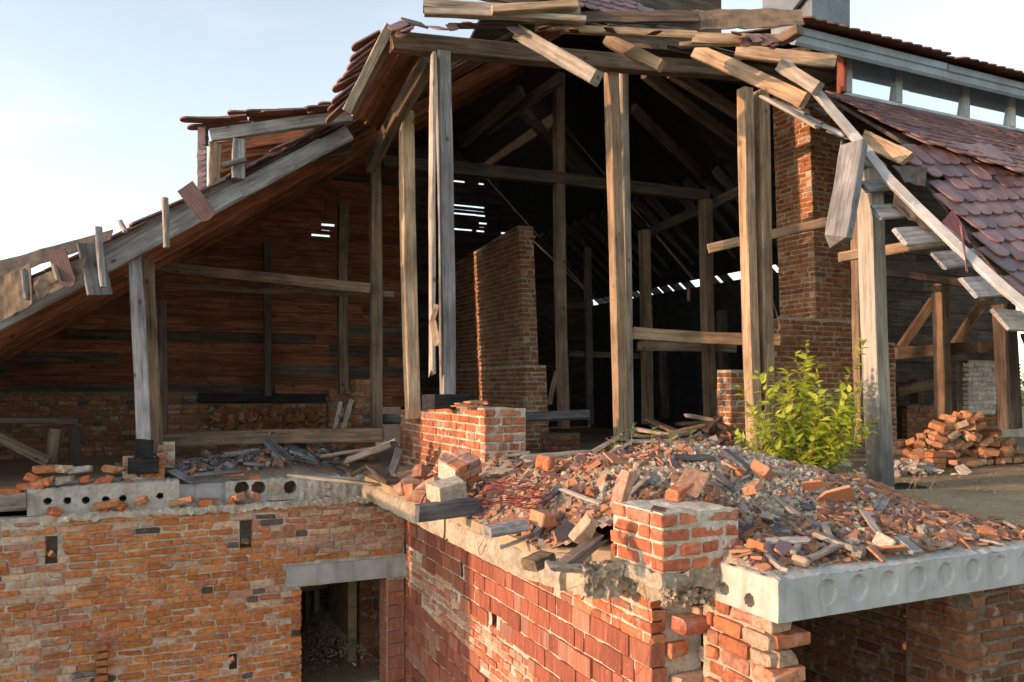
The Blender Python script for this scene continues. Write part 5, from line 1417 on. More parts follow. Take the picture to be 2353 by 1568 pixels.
small_stuff('mortar_crumbs', 4500, pz_pt, H, .006, .026, [((.46, .41, .32), 6), ((.38, .33, .26), 4), ((.46, .26, .17), 1)], BRICK_J, 'pale mortar crumbs on the front of the rubble heap', .8)
# hand-placed larger pieces seen clearly in the heap
def chunk(px, py, Y, l, d, h_, rot, col, lab, key='s', name='brick', cat='brick'):
    o = tooth(px, py, Y, l, h_, rot[2], col, name, d, key, rot[0], rot[1]); link(o); return tag(o, lab, cat)
chunk(1560, 1130, 5.35, .18, .12, .08, (.1, -.25, .3), (.42, .155, .08), 'half brick standing behind the foreground pillar', 'c')
chunk(1590, 1108, 5.4, .26, .17, .022, (.35, -.5, .5), (.42, .23, .14), 'large clay tile slab leaning on the half brick', 's', 'tile_slab', 'tile fragment')
chunk(1753, 1083, 5.75, .22, .13, .075, (.5, .35, .6), (.42, .19, .11), 'big brick chunk on the right shoulder of the heap', 'c')
chunk(1728, 1122, 5.45, .13, .10, .065, (-.4, .3, 1.6), (.40, .21, .12), 'brick lump below the big chunk on the heap', 'c')
chunk(1250, 1192, 5.5, .17, .13, .10, (.15, .1, .4), (.52, .24, .13), 'brick half near the middle of the heap', 'c')
chunk(1345, 1222, 4.95, .12, .08, .18, (.5, .5, .2), (.45, .30, .20), 'mortar-covered brick leaning on the foreground pillar', 'c')
chunk(1255, 1065, 6.5, .17, .12, .11, (.1, .1, .7), (.55, .19, .09), 'brick chunk beside the wide pale plank', 'c')
chunk(1432, 1125, 5.4, .12, .09, .27, (.18, .16, .5), (.45, .25, .17), 'upright brick fragment left of the half brick', 'c')
chunk(2105, 1195, 5.9, .20, .12, .11, (.1, 0, .1), (.50, .23, .12), 'brick chunk at the right foot of the heap', 'c')
chunk(2170, 1215, 5.75, .2, .10, .14, (.2, .1, .2), (.55, .28, .17), 'pinkish brick fragment at the right foot of the heap', 'c')
chunk(2035, 1250, 5.15, .15, .12, .09, (.4, .3, .5), (.52, .46, .36), 'large pale stone at the slab edge', 'c', 'stone', 'stone')
chunk(1745, 1265, 4.95, .13, .12, .11, (.1, .2, .3), (.50, .18, .07), 'orange brick lump beside the foreground pillar', 'c')
def bigshard(px, py, Y, s, rot, gl, lab):
    o = bpy.data.objects.new('tile_shard', (SH_G if gl else SH_C)[int(px) % 10]); o.location = at(px, py, Y); o.rotation_euler = rot; o.scale = (s, s, .11); link(o); tag(o, lab, 'tile fragment')
bigshard(1925, 1140, 5.6, .15, (.5, .35, 2.2), True, 'large purple tile half on the right slope of the heap')
bigshard(1870, 1115, 5.7, .12, (.6, .3, 2.0), True, 'purple tile half above the large one on the heap')
bigshard(1800, 1260, 4.9, .11, (.5, -.2, .4), True, 'purple tile piece with orange rim near the slab edge')
bigshard(2015, 1272, 4.95, .13, (.75, .1, .5), False, 'big orange tile piece hanging over the slab edge')
bigshard(2050, 1262, 5.0, .12, (.5, .2, 2.4), True, 'dark purple tile next to the pale stone')
bigshard(1300, 1222, 5.0, .13, (.7, -.2, .2), True, 'purple tile with a nail hole left of the foreground pillar')
bigshard(1518, 1172, 4.95, .12, (.2, .1, .3), True, 'purple tile lying on top of the foreground pillar')
bigshard(2150, 1235, 5.55, .13, (.3, .1, .1), True, 'flat purple tile at the right foot of the heap')
bigshard(1690, 1075, 5.9, .12, (.4, .2, .4), False, 'orange tile piece near the crest of the heap')
beam(1895, 1205, 5.35, 1925, 1280, 4.95, .05, .025, W_PALE, 'narrow pale lath sloping down the right of the heap', 'lath', 'lath')
beam(2065, 1235, 5.15, 2110, 1272, 5.0, .09, .03, W_GREY, 'grey board end beside the pale stone at the slab edge', 'wood_scrap', 'wood scrap')
beam(1240, 1165, 5.7, 1300, 1105, 6.1, .05, .04, W_DGREY, 'dark grey stick across the middle of the heap', 'stick', 'stick')
beam(1120, 1222, 5.35, 1205, 1205, 5.45, .14, .07, W_GREY, 'grey board stub near the slab edge', 'wood_scrap', 'wood scrap')
beam(1290, 1112, 6.0, 1420, 1092, 6.1, .05, .035, W_TAN, 'tan stick lying near the back of the heap', 'stick', 'stick')
beam(1215, 1300, 4.85, 1260, 1280, 4.95, .14, .07, W_BROWN, 'brown wood block at the broken slab edge', 'wood_scrap', 'wood scrap')
beam(1300, 1295, 4.75, 1375, 1240, 4.95, .10, .05, W_DARK, 'rotten dark board leaning near the foreground pillar', 'wood_scrap', 'wood scrap', rag=.05)
beam(1260, 1300, 4.7, 1330, 1305, 4.75, .10, .05, W_PALE, 'pale wood block at the broken slab edge', 'wood_scrap', 'wood scrap', rag=.03)
# fallen chunk of masonry leaning at the centre pillar
fc = thing('fallen_masonry', 'fallen lump of several bricks leaning on the centre pillar', 'masonry lump', None, at(1045, 1085, 7.0)); fc.rotation_euler = (.35, -.30, .35)
for i in range(3):
    for j in range(2):
        for k in range(2):
            o = bpy.data.objects.new('brick', R.choice(SETS['s' if (i+j) % 2 else 'h'])[1]); o.location = (-.02+.145*j+(.03 if i % 2 else 0), .13*k-.06, -.09+.085*i); o.scale = (.55 if (i+j) % 2 else 1.1, 1, 1.15)
            o.color = (*pick([((.48, .22, .14), 3), ((.50, .20, .10), 2), ((.42, .25, .19), 1)], R), 1); link(o, fc)
m = MB(); m.box((-.09, -.10, -.115), (.20, .115, .105)); m.build('mortar_core', MORTAR, fc)
chunk(1030, 1128, 6.6, .30, .22, .16, (.1, -.15, .2), (.46, .40, .30), 'rounded lump of pale concrete at the foot of the centre pillar', 'c', 'concrete_lump', 'concrete lump')
for k, (px, py, Y) in enumerate(((925, 1125, 7.7), (950, 1128, 7.3), (968, 1085, 7.5), (945, 1108, 7.6), (985, 1120, 7.0), (965, 1140, 6.9))):
    chunk(px, py, Y, .17, .12, .12, (R.uniform(-.5, .5), R.uniform(-.5, .5), R.uniform(0, 3)), pick(PAL_RED, R), 'brown broken brick beside the foot of the centre pillar', 'c', 'brick_chunk', 'brick chunk'); 
for o in [q for q in scene.objects if q.get('label') == 'brown broken brick beside the foot of the centre pillar']: o['group'] = 'broken bricks by the centre pillar'
# tile fragments stacked on the centre pillar
for k in range(7):
    o = bpy.data.objects.new('tile_shard', rg.choice(SH_C)); o.location = at(1078+rg.uniform(-26, 26), 934-k*1.8, 8.35+rg.uniform(-.1, .1)); o.rotation_euler = (rg.uniform(-.15, .15), rg.uniform(-.15, .15), rg.uniform(0, 6)); o.scale = (.13, .13, .10); link(o)
    tag(o, 'clay tile fragment stacked on top of the centre pillar', 'tile fragment', 'tile fragments on the centre pillar')
# ---------------------------------------------------------------- loose bricks along the left wall top
LB = [(20, 1130, .25, 0, ORG, 'flat orange brick at the left end of the wall top'), (72, 1118, .25, 0, ORG, 'flat orange brick under the stacked bricks at left'), (78, 1100, .16, .4, ORG, 'small tilted brick at the left of the wall top'),
      (100, 1108, .2, .2, (.48, .20, .09), 'chipped brick beside the small tilted brick'), (108, 1078, .25, 0, (.50, .2, .09), 'orange brick on top of the left stack'), (145, 1078, .13, 0, (.5, .36, .24), 'mortar-covered brick on top of the left stack'),
      (150, 1102, .2, .1, (.40, .36, .28), 'grey mortar block in the left stack'), (185, 1080, .22, .1, (.38, .35, .30), 'grey broken mortar slab on the wall top'), (198, 1102, .13, .2, ORG, 'small orange brick before the grey mortar slab'),
      (228, 1108, .17, .6, (.48, .2, .1), 'orange brick with mortar near the left post'), (250, 1100, .15, .9, ORG, 'tilted brick near the left post'), (258, 1078, .2, .2, (.44, .2, .1), 'brick behind the tilted brick near the left post'),
      (302, 1128, .25, 1.35, (.46, .18, .08), 'upright orange brick leaning before the black block'), (243, 1160, .25, .15, (.48, .2, .09), 'orange brick lying on the mortar ledge'), (282, 1165, .1, .5, ORG, 'brick bit on the mortar ledge'),
      (330, 1150, .14, .3, (.44, .19, .1), 'brown brick chunk on the mortar ledge'), (418, 1152, .25, .2, (.48, .24, .12), 'flat brick piece in the gap between slab ends'), (478, 1155, .2, 0, ORG, 'orange brick at the foot of the large-holed slab'),
      (535, 1152, .1, .3, ORG, 'brick bit under the first large hole'), (552, 1142, .16, .25, (.45, .22, .14), 'pale brick chip under the large holes'), (583, 1138, .12, .3, (.46, .24, .15), 'brick chip under the second large hole'),
      (540, 1088, .24, 0, (.5, .22, .14), 'pinkish brick on top of the large-holed slab'), (128, 1178, .14, .4, ORG, 'orange brick bit on the ledge at left'), (245, 1172, .1, .3, ORG, 'tiny brick bit on the ledge'), (585, 1100, .13, .2, ORG, 'small brick on the large-holed slab')]
for k, (px, py, l, tl, col, lab) in enumerate(LB):
    Y = on(px, py, 1, .02).y; p = on(px, py, 1, (.02 if py > 1130 else .16)+R.uniform(-.03, .03))
    key = 's' if l > .21 else 'c'; o = bpy.data.objects.new('brick', R.choice(SETS[key])[1]); o.location = p
    o.scale = (l/SETS[key][0][0][0], 1.0, 1.05 if key == 's' else 1.2); o.rotation_euler = (R.uniform(-.15, .15), -tl*R.choice((1, 1, -1)), R.uniform(-.5, .5)); o.color = (*col, 1); link(o); tag(o, lab, 'brick')
ch_ = at(240, 1110, 8.9)
brick_block('brick_stub', 'brick stub carrying the black block under the left post', on(281, 1100, 1, .28).x, on(378, 1100, 1, .28).x, .30, .55, -.03, .26, .08, PAL_LEFT, 'brick pier', seed=51, hp=.6)
brick_block('brick_stub', 'pale brick stub right of the left post', on(362, 1050, 1, .62).x, on(402, 1050, 1, .62).x, .62, .85, -.03, .42, .085, [((.45, .25, .16), 3), ((.5, .33, .23), 2)], 'brick pier', seed=52, hp=.6)
# --- left debris: grey wood and tile scraps
def HL(x, y): return .26*math.exp(-(((x+1.15)/.75)**2+((y-.95)/.5)**2))+.10*math.exp(-(((x+2.2)/.7)**2+((y-.8)/.4)**2))+.05+.03*fn(x*4, y*4)
m = MB(); nx, ny = 60, 36
for i in range(nx+1):
    for j in range(ny+1):
        x = -3.6+3.1*i/nx; y = .28+1.6*j/ny; ed = sm(-3.6, -3.2, x)*sm(-.45, -.6, x)*sm(.25, .6, y)*sm(1.9, 1.5, y)
        m.v.append((x, y, HL(x, y)*ed-.045+.01*fn(x*20, y*20)))
for i in range(nx):
    for j in range(ny): a = i*(ny+1)+j; m.f.append((a, a+ny+1, a+ny+2, a+1)); m.m.append(0)
o = m.build('debris_bed', DUST, None, True); tag(o, 'dusty debris bed on the left wing floor', None, kind='stuff')
def left_pt():
    while True:
        x, y = rg.uniform(-3.1, -.6), rg.uniform(.35, 1.6)
        if rg.random() < HL(x, y)*5: return x, y
for k in range(150):
    x, y = left_pt(); r_ = rg.random()
    if r_ < .62:
        nm = rg.choice(('grey', 'dark', 'dark', 'grey')); o = bpy.data.objects.new('wood_scrap', rg.choice(SCR[nm])); l = rg.uniform(.12, .5)
        o.matrix_world = lay(o, x, y, HL, .35, .03) @ Matrix.Diagonal((l, rg.uniform(.25, .55), rg.uniform(.3, .6), 1)); link(o)
        tag(o, ('grey' if nm == 'grey' else 'blackish')+' wood scrap in the debris of the left wing', 'wood scrap', ('grey' if nm == 'grey' else 'blackish')+' wood scraps in the left wing debris')
    elif r_ < .85:
        gl = rg.random() < .6; o = bpy.data.objects.new('tile_shard', rg.choice(SH_G if gl else SH_C)); s = rg.uniform(.05, .11)
        o.matrix_world = lay(o, x, y, HL, .5, .02) @ Matrix.Diagonal((s, s, .1, 1)); link(o)
        tag(o, ('purple' if gl else 'orange')+' tile fragment in the debris of the left wing', 'tile fragment', ('purple' if gl else 'orange')+' tile fragments in the left wing debris')
    else:
        o = bpy.data.objects.new('brick_chunk', rg.choice(SETS['c'])[1]); s = rg.uniform(.5, .9); o.matrix_world = lay(o, x, y, HL, .6, .02) @ Matrix.Diagonal((s, s, s, 1)); o.color = (*pick(PAL_RED, rg), 1); link(o)
        tag(o, 'orange brick chunk in the debris of the left wing', 'brick chunk', 'brick chunks in the left wing debris')
small_stuff('debris_crumbs', 2500, left_pt, HL, .01, .05, [((.16, .16, .17), 5), ((.08, .08, .085), 4), ((.35, .32, .27), 3), ((.40, .16, .08), 2), ((.15, .06, .06), 2)], BRICK_J, 'small grey splinters and crumbs in the left wing debris', .4)
for (a, w_, h_, mt, lab) in (((800, 1058, 9.2, 905, 1020, 9.0), .12, .07, W_DGREY, 'dark board on the pile left of the centre pillar'), ((820, 1048, 9.3, 912, 1012, 9.3), .12, .05, W_GREY, 'grey board on the pile left of the centre pillar'),
                             ((740, 1048, 9.6, 880, 1028, 9.7), .08, .04, W_PALE, 'long thin plank behind the board pile'), ((900, 1090, 8.5, 917, 1035, 8.9), .09, .05, W_DGREY, 'short dark board leaning at the left of the centre pillar'),
                             ((668, 1092, 9.0, 855, 1112, 8.9), .09, .03, W_PALE, 'long pale plank lying on the slab corner'), ((612, 1012, 9.5, 668, 1060, 9.2), .14, .04, W_DGREY, 'broad dark board sticking out of the left debris'),
                             ((810, 1090, 8.9, 850, 1070, 8.9), .22, .05, W_DARK, 'broad rotten board at the slab corner'), ((860, 1072, 8.8, 905, 1108, 8.5), .2, .04, W_DARK, 'dark rotten plank beside the slab corner'),
                             ((440, 1092, 8.9, 560, 1082, 9.1), .10, .04, W_DGREY, 'dark flat board in front of the left debris')):
    beam(*a, w_, h_, mt, lab, 'board', 'board', rag=.03)
# plank heap in the background right of the tan post
for k, (a, mt) in enumerate((((1455, 985, 11.2, 1540, 1000, 10.8), W_PALE), ((1490, 965, 11.5, 1560, 995, 11.0), W_BROWN), ((1530, 1000, 10.9, 1620, 978, 11.2), W_TAN), ((1580, 955, 11.4, 1640, 965, 11.2), W_PALE),
                             ((1640, 970, 11.2, 1720, 1005, 10.7), W_BROWN), ((1460, 1000, 10.8, 1520, 1010, 10.6), W_BROWN), ((1560, 975, 11.6, 1660, 968, 11.6), W_BROWN), ((1500, 1005, 10.7, 1580, 995, 10.9), W_PALE), ((1620, 990, 11, 1660, 950, 11.3), W_DARK))):
    beam(*a, .14, .05, mt, 'old plank on the heap behind the rubble right of centre', 'heap_plank', 'plank', 'planks on the heap right of centre', rag=.04)
hz = at(1590, 1000, 11.2)
def HB(x, y): return .38*math.exp(-(((x-hz.x)/1.1)**2+((y-hz.y)/.8)**2))-.03
m = MB(); n = 40
for i in range(n+1):
    for j in range(n+1):
        x = hz.x-2+4*i/n; y = hz.y-1.6+3.2*j/n; m.v.append((x, y, HB(x, y)+.03*fn(x*6, y*6)))
for i in range(n):
    for j in range(n): a = i*(n+1)+j; m.f.append((a, a+n+1, a+n+2, a+1)); m.m.append(0)
o = m.build('debris_bed', DUST, None, True); tag(o, 'dusty heap of debris behind the main rubble', None, kind='stuff')
small_stuff('debris_crumbs', 900, lambda: (rg.gauss(hz.x, .9), rg.gauss(hz.y-.2, .6)), HB, .015, .09, [((.40, .36, .30), 5), ((.30, .20, .13), 3), ((.36, .15, .08), 2)], BRICK_J, 'broken stones on the heap behind the main rubble', .5)

# --- brick pile on the right floor
bp0 = at(2225, 1065, 10.6)
rg = random.Random(91); npile = 0
for k in range(165):
    lay_ = 0 if k < 55 else 1 if k < 98 else 2 if k < 128 else 3 if k < 148 else 4 if k < 159 else 5
    sp = (1.05, .88, .70, .5, .32, .16)[lay_]
    x = bp0.x+.15+rg.uniform(-.95, 1.6)*sp; y = bp0.y+.25+rg.uniform(-.35, .55)*sp
    o = bpy.data.objects.new('brick', rg.choice(SETS['s'])[1]); o.location = (x, y, .034+lay_*.118+rg.uniform(-.01, .03)); o.scale = (rg.uniform(.85, 1.1), 1.05, 1.2)
    t_ = .1 if lay_ == 0 else .45
    o.rotation_euler = (rg.uniform(-t_, t_), rg.uniform(-t_, t_), rg.uniform(0, 3.14) if rg.random() < .6 else rg.uniform(-.2, .2)); o.color = (*pick([((.42, .21, .11), 5), ((.48, .28, .15), 4), ((.36, .17, .09), 3), ((.45, .36, .26), 1)], rg), 1)
    link(o); tag(o, 'orange brick in the loose pile on the right floor', 'brick', 'bricks of the loose pile on the right floor')
for k in range(3):
    x = bp0.x-.72
    o = bpy.data.objects.new('brick', rg.choice(SETS['s'])[1]); o.location = (x, bp0.y-.06, .036+.078*k); o.scale = (1.05, 1, 1.1); o.color = (.46, .19, .09, 1); link(o)
    tag(o, 'orange brick stacked squarely at the left front of the pile', 'brick', 'neat bricks at the left front of the pile')
rg = random.Random(17)
cr0 = at(2085, 1030, 9.9)
small_stuff('paper_litter', 160, lambda: (rg.gauss(cr0.x, .22), rg.gauss(cr0.y, .2)), lambda x, y: .10*math.exp(-((x-cr0.x)**2+(y-cr0.y)**2)/.06), .02, .09, [((.5, .46, .40), 5), ((.6, .55, .48), 2), ((.3, .27, .22), 3)], BRICK_J, 'crumpled pale litter beside the brick pile', .3)
small_stuff('floor_grit', 1500, lambda: (rg.uniform(2.6, 8.5), rg.uniform(-5.6, -1.5)), lambda x, y: -.012, .004, .014, [((.40, .33, .22), 5), ((.22, .17, .11), 3), ((.42, .18, .09), 1)], BRICK_J, 'fine grit scattered on the right floor', .6)
for k, (px, py, s, gl) in enumerate(((2290, 1190, .07, False), (2310, 1210, .08, False), (2335, 1204, .05, True), (2325, 1222, .05, False), (2262, 1236, .09, True), (2243, 1215, .09, False))):
    p = on(px, py, 2, .0); o = bpy.data.objects.new('tile_shard', (SH_G if gl else SH_C)[k]); o.location = p; o.rotation_euler = (.05, .05, k); o.scale = (s, s, .09); link(o)
    tag(o, 'thin tile fragment lying alone on the right floor', 'tile fragment', 'lone tile fragments on the right floor')

# --- wires and rods
def wire(name, pts, r, mat, lab, cat, n=6, sub=6):
    P = [V(p) for p in pts]; out = []
    for i in range(len(P)-1):
        a, b_, c_, d_ = P[max(i-1, 0)], P[i], P[i+1], P[min(i+2, len(P)-1)]
        for k in range(sub):
            t = k/sub; out.append(.5*((2*b_)+(c_-a)*t+(2*a-5*b_+4*c_-d_)*t*t+(3*b_-a-3*c_+d_)*t**3))
    out.append(P[-1]); m = MB(); m.tube(out, r, n); o = m.build(name, mat, None, True, origin=P[0]); return tag(o, lab, cat)
wire('rebar', [at(1010, 1120, 6.9), at(985, 1130, 6.75), at(970, 1152, 6.6), at(968, 1185, 6.5), at(972, 1200, 6.5)], .006, RUST, 'rusty curved rebar hook on the slab edge', 'rebar')
wire('rebar', [at(1022, 1188, 6.2), at(1022, 1225, 6.15), at(1019, 1246, 6.12), at(1028, 1240, 6.1)], .007, RUST, 'rusty straight rebar hanging below the grey beam', 'rebar')
wire('rebar', [at(1393, 1007, 7.4), at(1440, 1045, 7.3), at(1452, 1050, 7.3)], .009, RUST, 'rusty rod end above the stacked planks', 'rebar')
wire('rebar', [at(1400, 1018, 7.6), at(1470, 1022, 7.5), at(1500, 1016, 7.5), at(1452, 1052, 7.3)], .008, RUST, 'bent dark rod crossing above the planks', 'rebar')
wire('loose_wire', [at(1480, 1345, 4.75), at(1492, 1420, 4.72), at(1496, 1470, 4.7), at(1480, 1530, 4.7), at(1440, 1560, 4.72), at(1408, 1530, 4.75), at(1405, 1460, 4.8), at(1410, 1380, 4.85)], .0022, WIREM, 'thin red wire loop hanging before the block wall', 'wire')
wire('loose_wire', [at(1112, 1240, 5.6), at(1100, 1262, 5.55), at(1105, 1275, 5.5), at(1118, 1250, 5.5)], .0025, WIREM, 'small wire loop at the slab edge', 'wire')
for k in range(26):
    c = at(1190+rg.uniform(-45, 70), 1160+rg.uniform(-30, 25), 5.75); pts = [c+V((rg.uniform(-.2, .2), rg.uniform(-.15, .15), rg.uniform(.0, .10))) for _ in range(4)]
    wire('loose_wire', pts, .0028, WIREM, 'tangled red wire strand on the rubble heap', 'wire', 4, 5)['group'] = 'red wire strands on the rubble heap'
wire('hanging_cable', [at(2060, 560, 9.5), at(2120, 640, 9.3), at(2200, 690, 9.1), at(2290, 700, 8.6)], .004, W_BLACK, 'thin dark cable sagging under the right roof', 'cable')
wire('bent_strip', [at(1775, 690, 10.2), at(1788, 735, 10.1), at(1790, 760, 10.1), at(1782, 775, 10.1)], .008, W_TAN, 'bent pale strip beside the paired posts', 'strip')

# ---------------------------------------------------------------- plants
def leaf_mat(name, c0, c1):
    b = NB(name); oi = b.n('ShaderNodeObjectInfo'); vec = b.geo()
    rnd = b.math('FRACT', b.math('ADD', oi.outputs['Random'], b.math('MULTIPLY', b.noise(vec, 9, 2), 2.0)))
    col = b.mix(rnd, c0, c1); b.l(b.p.outputs[0], b.out.inputs[0])
    tr = b.n('ShaderNodeBsdfTranslucent'); ms = b.n('ShaderNodeMixShader'); ms.inputs[0].default_value = .42
    b.l(b.mix(1.0, col, (1.3, 1.3, .6), 'MULTIPLY'), tr.inputs['Color']); b.l(b.p.outputs[0], ms.inputs[1]); b.l(tr.outputs[0], ms.inputs[2]); b.l(ms.outputs[0], b.out.inputs[0])
    return b.fin(col, .5)
LEAF = leaf_mat('sapling_leaf', (.30, .42, .05), (.60, .62, .10)); STEM = plain('reddish_stem', (.20, .10, .05), .7)
DRYG = leaf_mat('dry_grass', (.34, .25, .12), (.48, .38, .20)); GREENG = leaf_mat('weed_green', (.14, .20, .04), (.30, .34, .09))
def leaf_geo():
    n = 6; L_, W_ = 1.0, .5; vs_ = []
    for i in range(n+1):
        t = i/n; w_ = W_*.5*math.sin(math.pi*min(1, t**.8*1.02))*(1-.25*t); bend = -.22*t*t
        vs_ += [(-w_, t*L_, bend+.10*w_*2), (0, t*L_, bend), (w_, t*L_, bend+.10*w_*2)]
    fs = []
    for i in range(n):
        a = 3*i; fs += [(a, a+1, a+4, a+3), (a+1, a+2, a+5, a+4)]
    return vs_, fs
LV, LF = leaf_geo(); m = MB(); m.add(LV, LF); LEAFM = m.mesh('leaf', LEAF, True)
bb = on(1842, 1082, 1, -3.4); base = V((bb.x, bb.y, .0))
bush = thing('sapling_bush', 'bright green leafy sapling bush on the rubble before the thick post', 'bush', None, base)
rg = random.Random(8); leaves = []
fwd = V((SN, CS, 0)); rt = V((CS, -SN, 0)); UPV = V((0, 0, 1))
stems = []
for k in range(44):
    a = rg.uniform(-1, 1); h_ = rg.uniform(.6, 1.42)*(1-.30*abs(a)**1.5)*(1.05 if abs(a) < .35 else 1); dp = rg.uniform(-.32, .32)
    p0 = V((rg.uniform(-.10, .10), rg.uniform(-.10, .10), 0)); tip = rt*(a*.64+rg.uniform(-.08, .08))+fwd*dp+UPV*h_
    mid = p0.lerp(tip, .5)+rt*a*.12+V((rg.uniform(-.05, .05), rg.uniform(-.05, .05), .06)); stems.append((p0, mid, tip))
for (pq, k) in (((1990, 780), 1), ((1855, 785), 0), ((1880, 830), 0), ((1735, 850), 0), ((2015, 960), 0), ((1725, 960), 0), ((1985, 880), 0)):
    tip = on(*pq, 1, base.y+rg.uniform(-.15, .15))-base; stems.append((V((rg.uniform(-.08, .08), 0, 0)), tip*.5+V((0, 0, .1)), tip))
for (p0, mid, tip) in stems:
    pts = [(p0*(1-t)**2+mid*2*t*(1-t)+tip*t*t) for t in [i/7 for i in range(8)]]
    m = MB(); m.tube(pts, [.006*(1-.8*i/7)+.001 for i in range(8)], 4); STEMO = m.build('stem', STEM, bush)
    nl = int(22*(tip-p0).length)+6
    for i in range(nl):
        t = .12+.88*(i+rg.random())/nl; t = min(t, 1); p = p0*(1-t)**2+mid*2*t*(1-t)+tip*t*t
        d = ((mid-p0)*(1-t)+(tip-mid)*t).normalized(); side = d.cross(V((rg.uniform(-1, 1), rg.uniform(-1, 1), rg.uniform(-.5, .5)))).normalized()
        x_ = (side*.85+d*.5+V((0, 0, .05))).normalized()
        leaves.append((p, x_, rg.uniform(.085, .145)*(1-.25*max(0, t-.85)/.15), STEMO))
def leaf_M(p, x_, s):
    n = (V((rg.uniform(-.7, .7), rg.uniform(-.9, .3), 1))).normalized(); side = x_.cross(n).normalized(); n = side.cross(x_)
    M = Matrix((side, x_, n)).transposed().to_4x4(); M.translation = p; return M @ Matrix.Scale(s, 4)
rg.shuffle(leaves)
leaves.sort(key=lambda q: q[0].dot(fwd)-q[2]*4)
for (p, x_, s, so) in leaves[:300]:
    o = bpy.data.objects.new('leaf', LEAFM); o.matrix_world = leaf_M(p, x_, s); link(o, so)
m = MB()
for (p, x_, s, so) in leaves[300:]:
    M = leaf_M(p, x_, s); m.add([M @ V(v_) for v_ in LV], LF)
o = m.build('inner_leaves', LEAF, bush, True); o['kind'] = 'stuff'
def blade(name, p0, p1, r, mat, lab, cat, group=None, sag=.05):
    p0, p1 = V(p0), V(p1); pts = [p0.lerp(p1, t)+rt*sag*math.sin(t*3.14) for t in [i/6 for i in range(7)]]
    m = MB(); m.tube(pts, [r*(1-.8*i/6) for i in range(7)], 4); o = m.build(name, mat, None, True, origin=p0); return tag(o, lab, cat, group)
for (a, b_) in (((2052, 1180, 6.3), (2122, 1010, 6.4)), ((2060, 1178, 6.3), (2140, 1005, 6.4)), ((2078, 1185, 6.2), (2098, 1085, 6.3)), ((2110, 1150, 6.5), (2150, 1075, 6.6))):
    blade('grass_stalk', at(*a), at(*b_), .0045, DRYG, 'dry straw stalk leaning at the right of the heap', 'grass', 'dry stalks right of the heap')
for (a, b_) in (((1532, 1045, 6.7), (1533, 985, 6.7)), ((1560, 1040, 6.6), (1590, 985, 6.7)), ((1738, 1080, 6.6), (1722, 850, 6.9)), ((1742, 1085, 6.6), (1765, 790, 6.9)), ((1690, 1050, 6.5), (1708, 1010, 6.6)), ((1962, 1020, 7.6), (1985, 770, 7.7))):
    blade('grass_stalk', at(*a), at(*b_), .005, DRYG, 'thin dry stalk growing from the rubble', 'grass', 'dry stalks in the rubble', .02)
for (px, py, h_) in ((1425, 1125, 130), (1408, 1075, 70), (1495, 1020, 40), (1585, 1035, 50), (1450, 1010, 40), (1540, 1030, 30)):
    t = thing('weed', 'small pale green weed growing in the rubble', 'weed', 'small weeds in the rubble', at(px, py, 6.3)); hh = h_*6.3/1830
    m = MB(); m.tube([(0, 0, -.05), (.01, 0, hh*.5), (.02, 0, hh)], [.004, .003, .001], 4); ws_ = m.build('stem', GREENG, t)
    m = MB()
    for k in range(16):
        z_ = hh*(.25+.75*k/16); a = rg.uniform(0, 6.28); M = leaf_M(V((.015, 0, z_)), V((math.cos(a), math.sin(a), .5)).normalized(), rg.uniform(.03, .075)); m.add([M @ V((v_[0]*.5, v_[1], v_[2])) for v_ in LV], LF)
    m.build('leaves', GREENG, ws_, True)
def tree(name, x, y, h_, rad, lab, n=2600):
    t = thing(name, lab, 'tree', 'trees beyond the right end', (x, y, -4.6)); m = MB()
    m.tube([(0, 0, 0), (.1, 0, h_*.4), (0, .1, h_*.8)], [.25, .18, .05], 8)
    for k in range(14): a = rg.uniform(0, 6.28); z_ = h_*rg.uniform(.3, .75); m.tube([(0, 0, z_), (math.cos(a)*rad*.4, math.sin(a)*rad*.4, z_+.8), (math.cos(a)*rad*.75, math.sin(a)*rad*.75, z_+1.3)], [.08, .05, .02], 5)
    m.build('trunk', STEM, t); m = MB(); cl = [(rg.gauss(0, rad*.45), rg.gauss(0, rad*.45), h_*rg.uniform(.35, 1.0)) for _ in range(40)]
    for k in range(n):
        c = rg.choice(cl); p = V((rg.gauss(c[0], rad*.2), rg.gauss(c[1], rad*.2), rg.gauss(c[2], h_*.07))); M = leaf_M(p, V((rg.uniform(-1, 1), rg.uniform(-1, 1), rg.uniform(-.6, .6))).normalized(), rg.uniform(.12, .26)); m.add([M @ V(v_) for v_ in LV], LF)
    m.build('crown', TREEL, t, True)
TREEL = leaf_mat('tree_leaf', (.04, .07, .015), (.09, .12, .03))
for k, (px, Y, h_, r_) in enumerate(((2352, 42, 6.2, 2.6), (2420, 38, 7.0, 2.8), (2500, 45, 6.5, 2.6))):
    p = at(px, 886, Y); tree('distant_tree', p.x, p.y, h_, r_, ('leafy tree seen through the opening at the right edge', 'middle leafy tree beyond the right end of the building', 'farther leafy tree beyond the right end of the building')[k])

# gravel heap on the floor inside the doorway
gx = on(765, 1500, 1, 2.0).x
small_stuff('gravel_heap', 3500, lambda: (gx+rg.gauss(0, .28), 1.9+rg.gauss(0, .5)), lambda x, y: -2.65+.3*math.exp(-((x-gx)/.35)**2), .006, .02, [((.42, .33, .20), 4), ((.30, .24, .15), 3)], BRICK_J, 'gravel heap on the floor inside the doorway', .7)
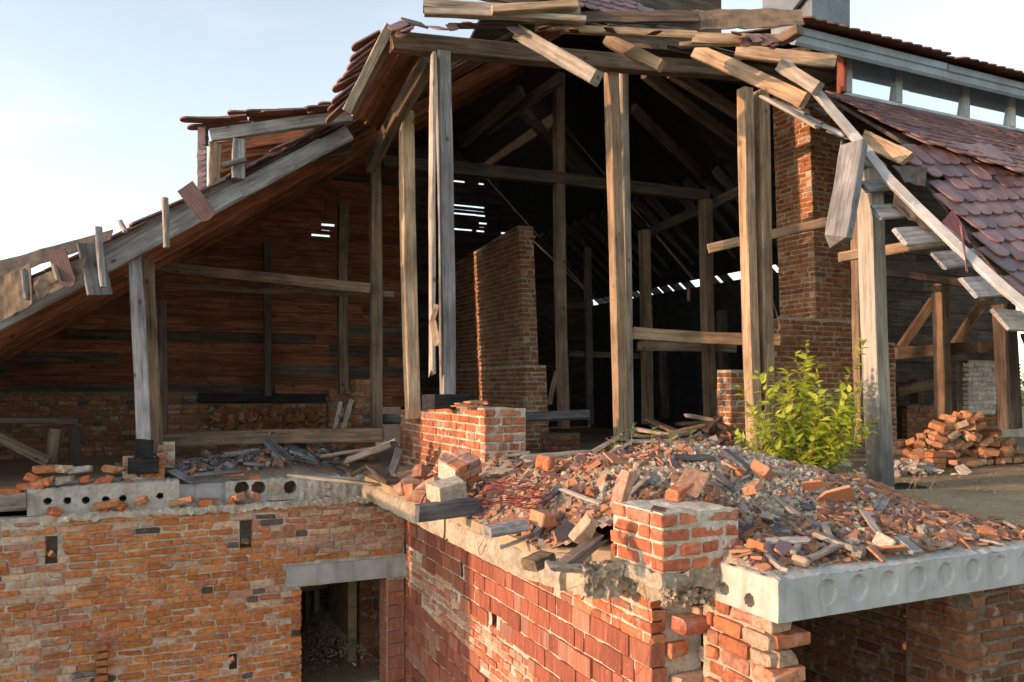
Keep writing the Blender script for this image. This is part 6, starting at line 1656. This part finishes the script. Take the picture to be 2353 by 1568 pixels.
# crumbly crusts on the slab ends of the left wall
if False: rough_strip('concrete_crust', on(150, 1100, 1, .12).x, on(405, 1100, 1, .12).x, .065, .4, .0, .055, CONCW, 'crumbly whitish crust on the small-holed slab end', 'concrete', .03, .035, None, 21)
if False: rough_strip('concrete_crust', on(560, 1100, 1, .14).x, on(775, 1100, 1, .14).x, .11, .4, -.03, .03, CONCW, 'crumbly whitish crust on the large-holed slab end', 'concrete', .03, .035, None, 25)

# pebbles showing in the broken slab edges
rg = random.Random(33)
def pebbles(name, n, fx, lab):
    m = MB()
    for k in range(n):
        p = fx(); s = rg.uniform(.006, .022); q = Euler([rg.uniform(0, 6) for _ in range(3)]).to_matrix()
        P = [V(p)+q @ V((sx*s*rg.uniform(.7, 1), sy*s*rg.uniform(.6, .9), sz*s*rg.uniform(.5, .8))) for sz in (-1, 1) for sx, sy in ((-1, -1), (1, -1), (1, 1), (-1, 1))]
        m.hexa(P, pick([((.42, .37, .28), 4), ((.30, .27, .22), 3), ((.52, .47, .38), 2), ((.36, .25, .16), 1)], rg))
    tag(m.build(name, BRICK_J), lab, None, kind='stuff')
pebbles('aggregate_pebbles', 420, lambda: (rg.uniform(-.02, .60), -5.40+rg.uniform(-.035, .02), rg.uniform(-.27, -.10)), 'pebbles in the broken slab end under the foreground pillar')
pebbles('aggregate_pebbles', 380, lambda: (lambda t: (-.42+.44*t+rg.uniform(-.02, .02), -4.70-.38*t+rg.uniform(-.05, .02), rg.uniform(-.26, -.09)))(rg.random()), 'pebbles in the jagged slab edge left of the foreground pillar')
for k, (a, b_, z0, z1) in enumerate(SLOTS[:3]):
    o = bpy.data.objects.new('brick_chunk', SETS['c'][k][1]); o.location = ((a+b_)/2, .17, z0+.05); o.rotation_euler = (.3, .5, .7+k); o.scale = (.8, .8, 1.0); o.color = (.40, .26, .17, 1); link(o)
    tag(o, ('broken brick lodged in the left putlog hole', 'broken brick lodged in the putlog hole near the centre', 'broken brick lodged in the small hole low in the wall')[k], 'brick chunk')
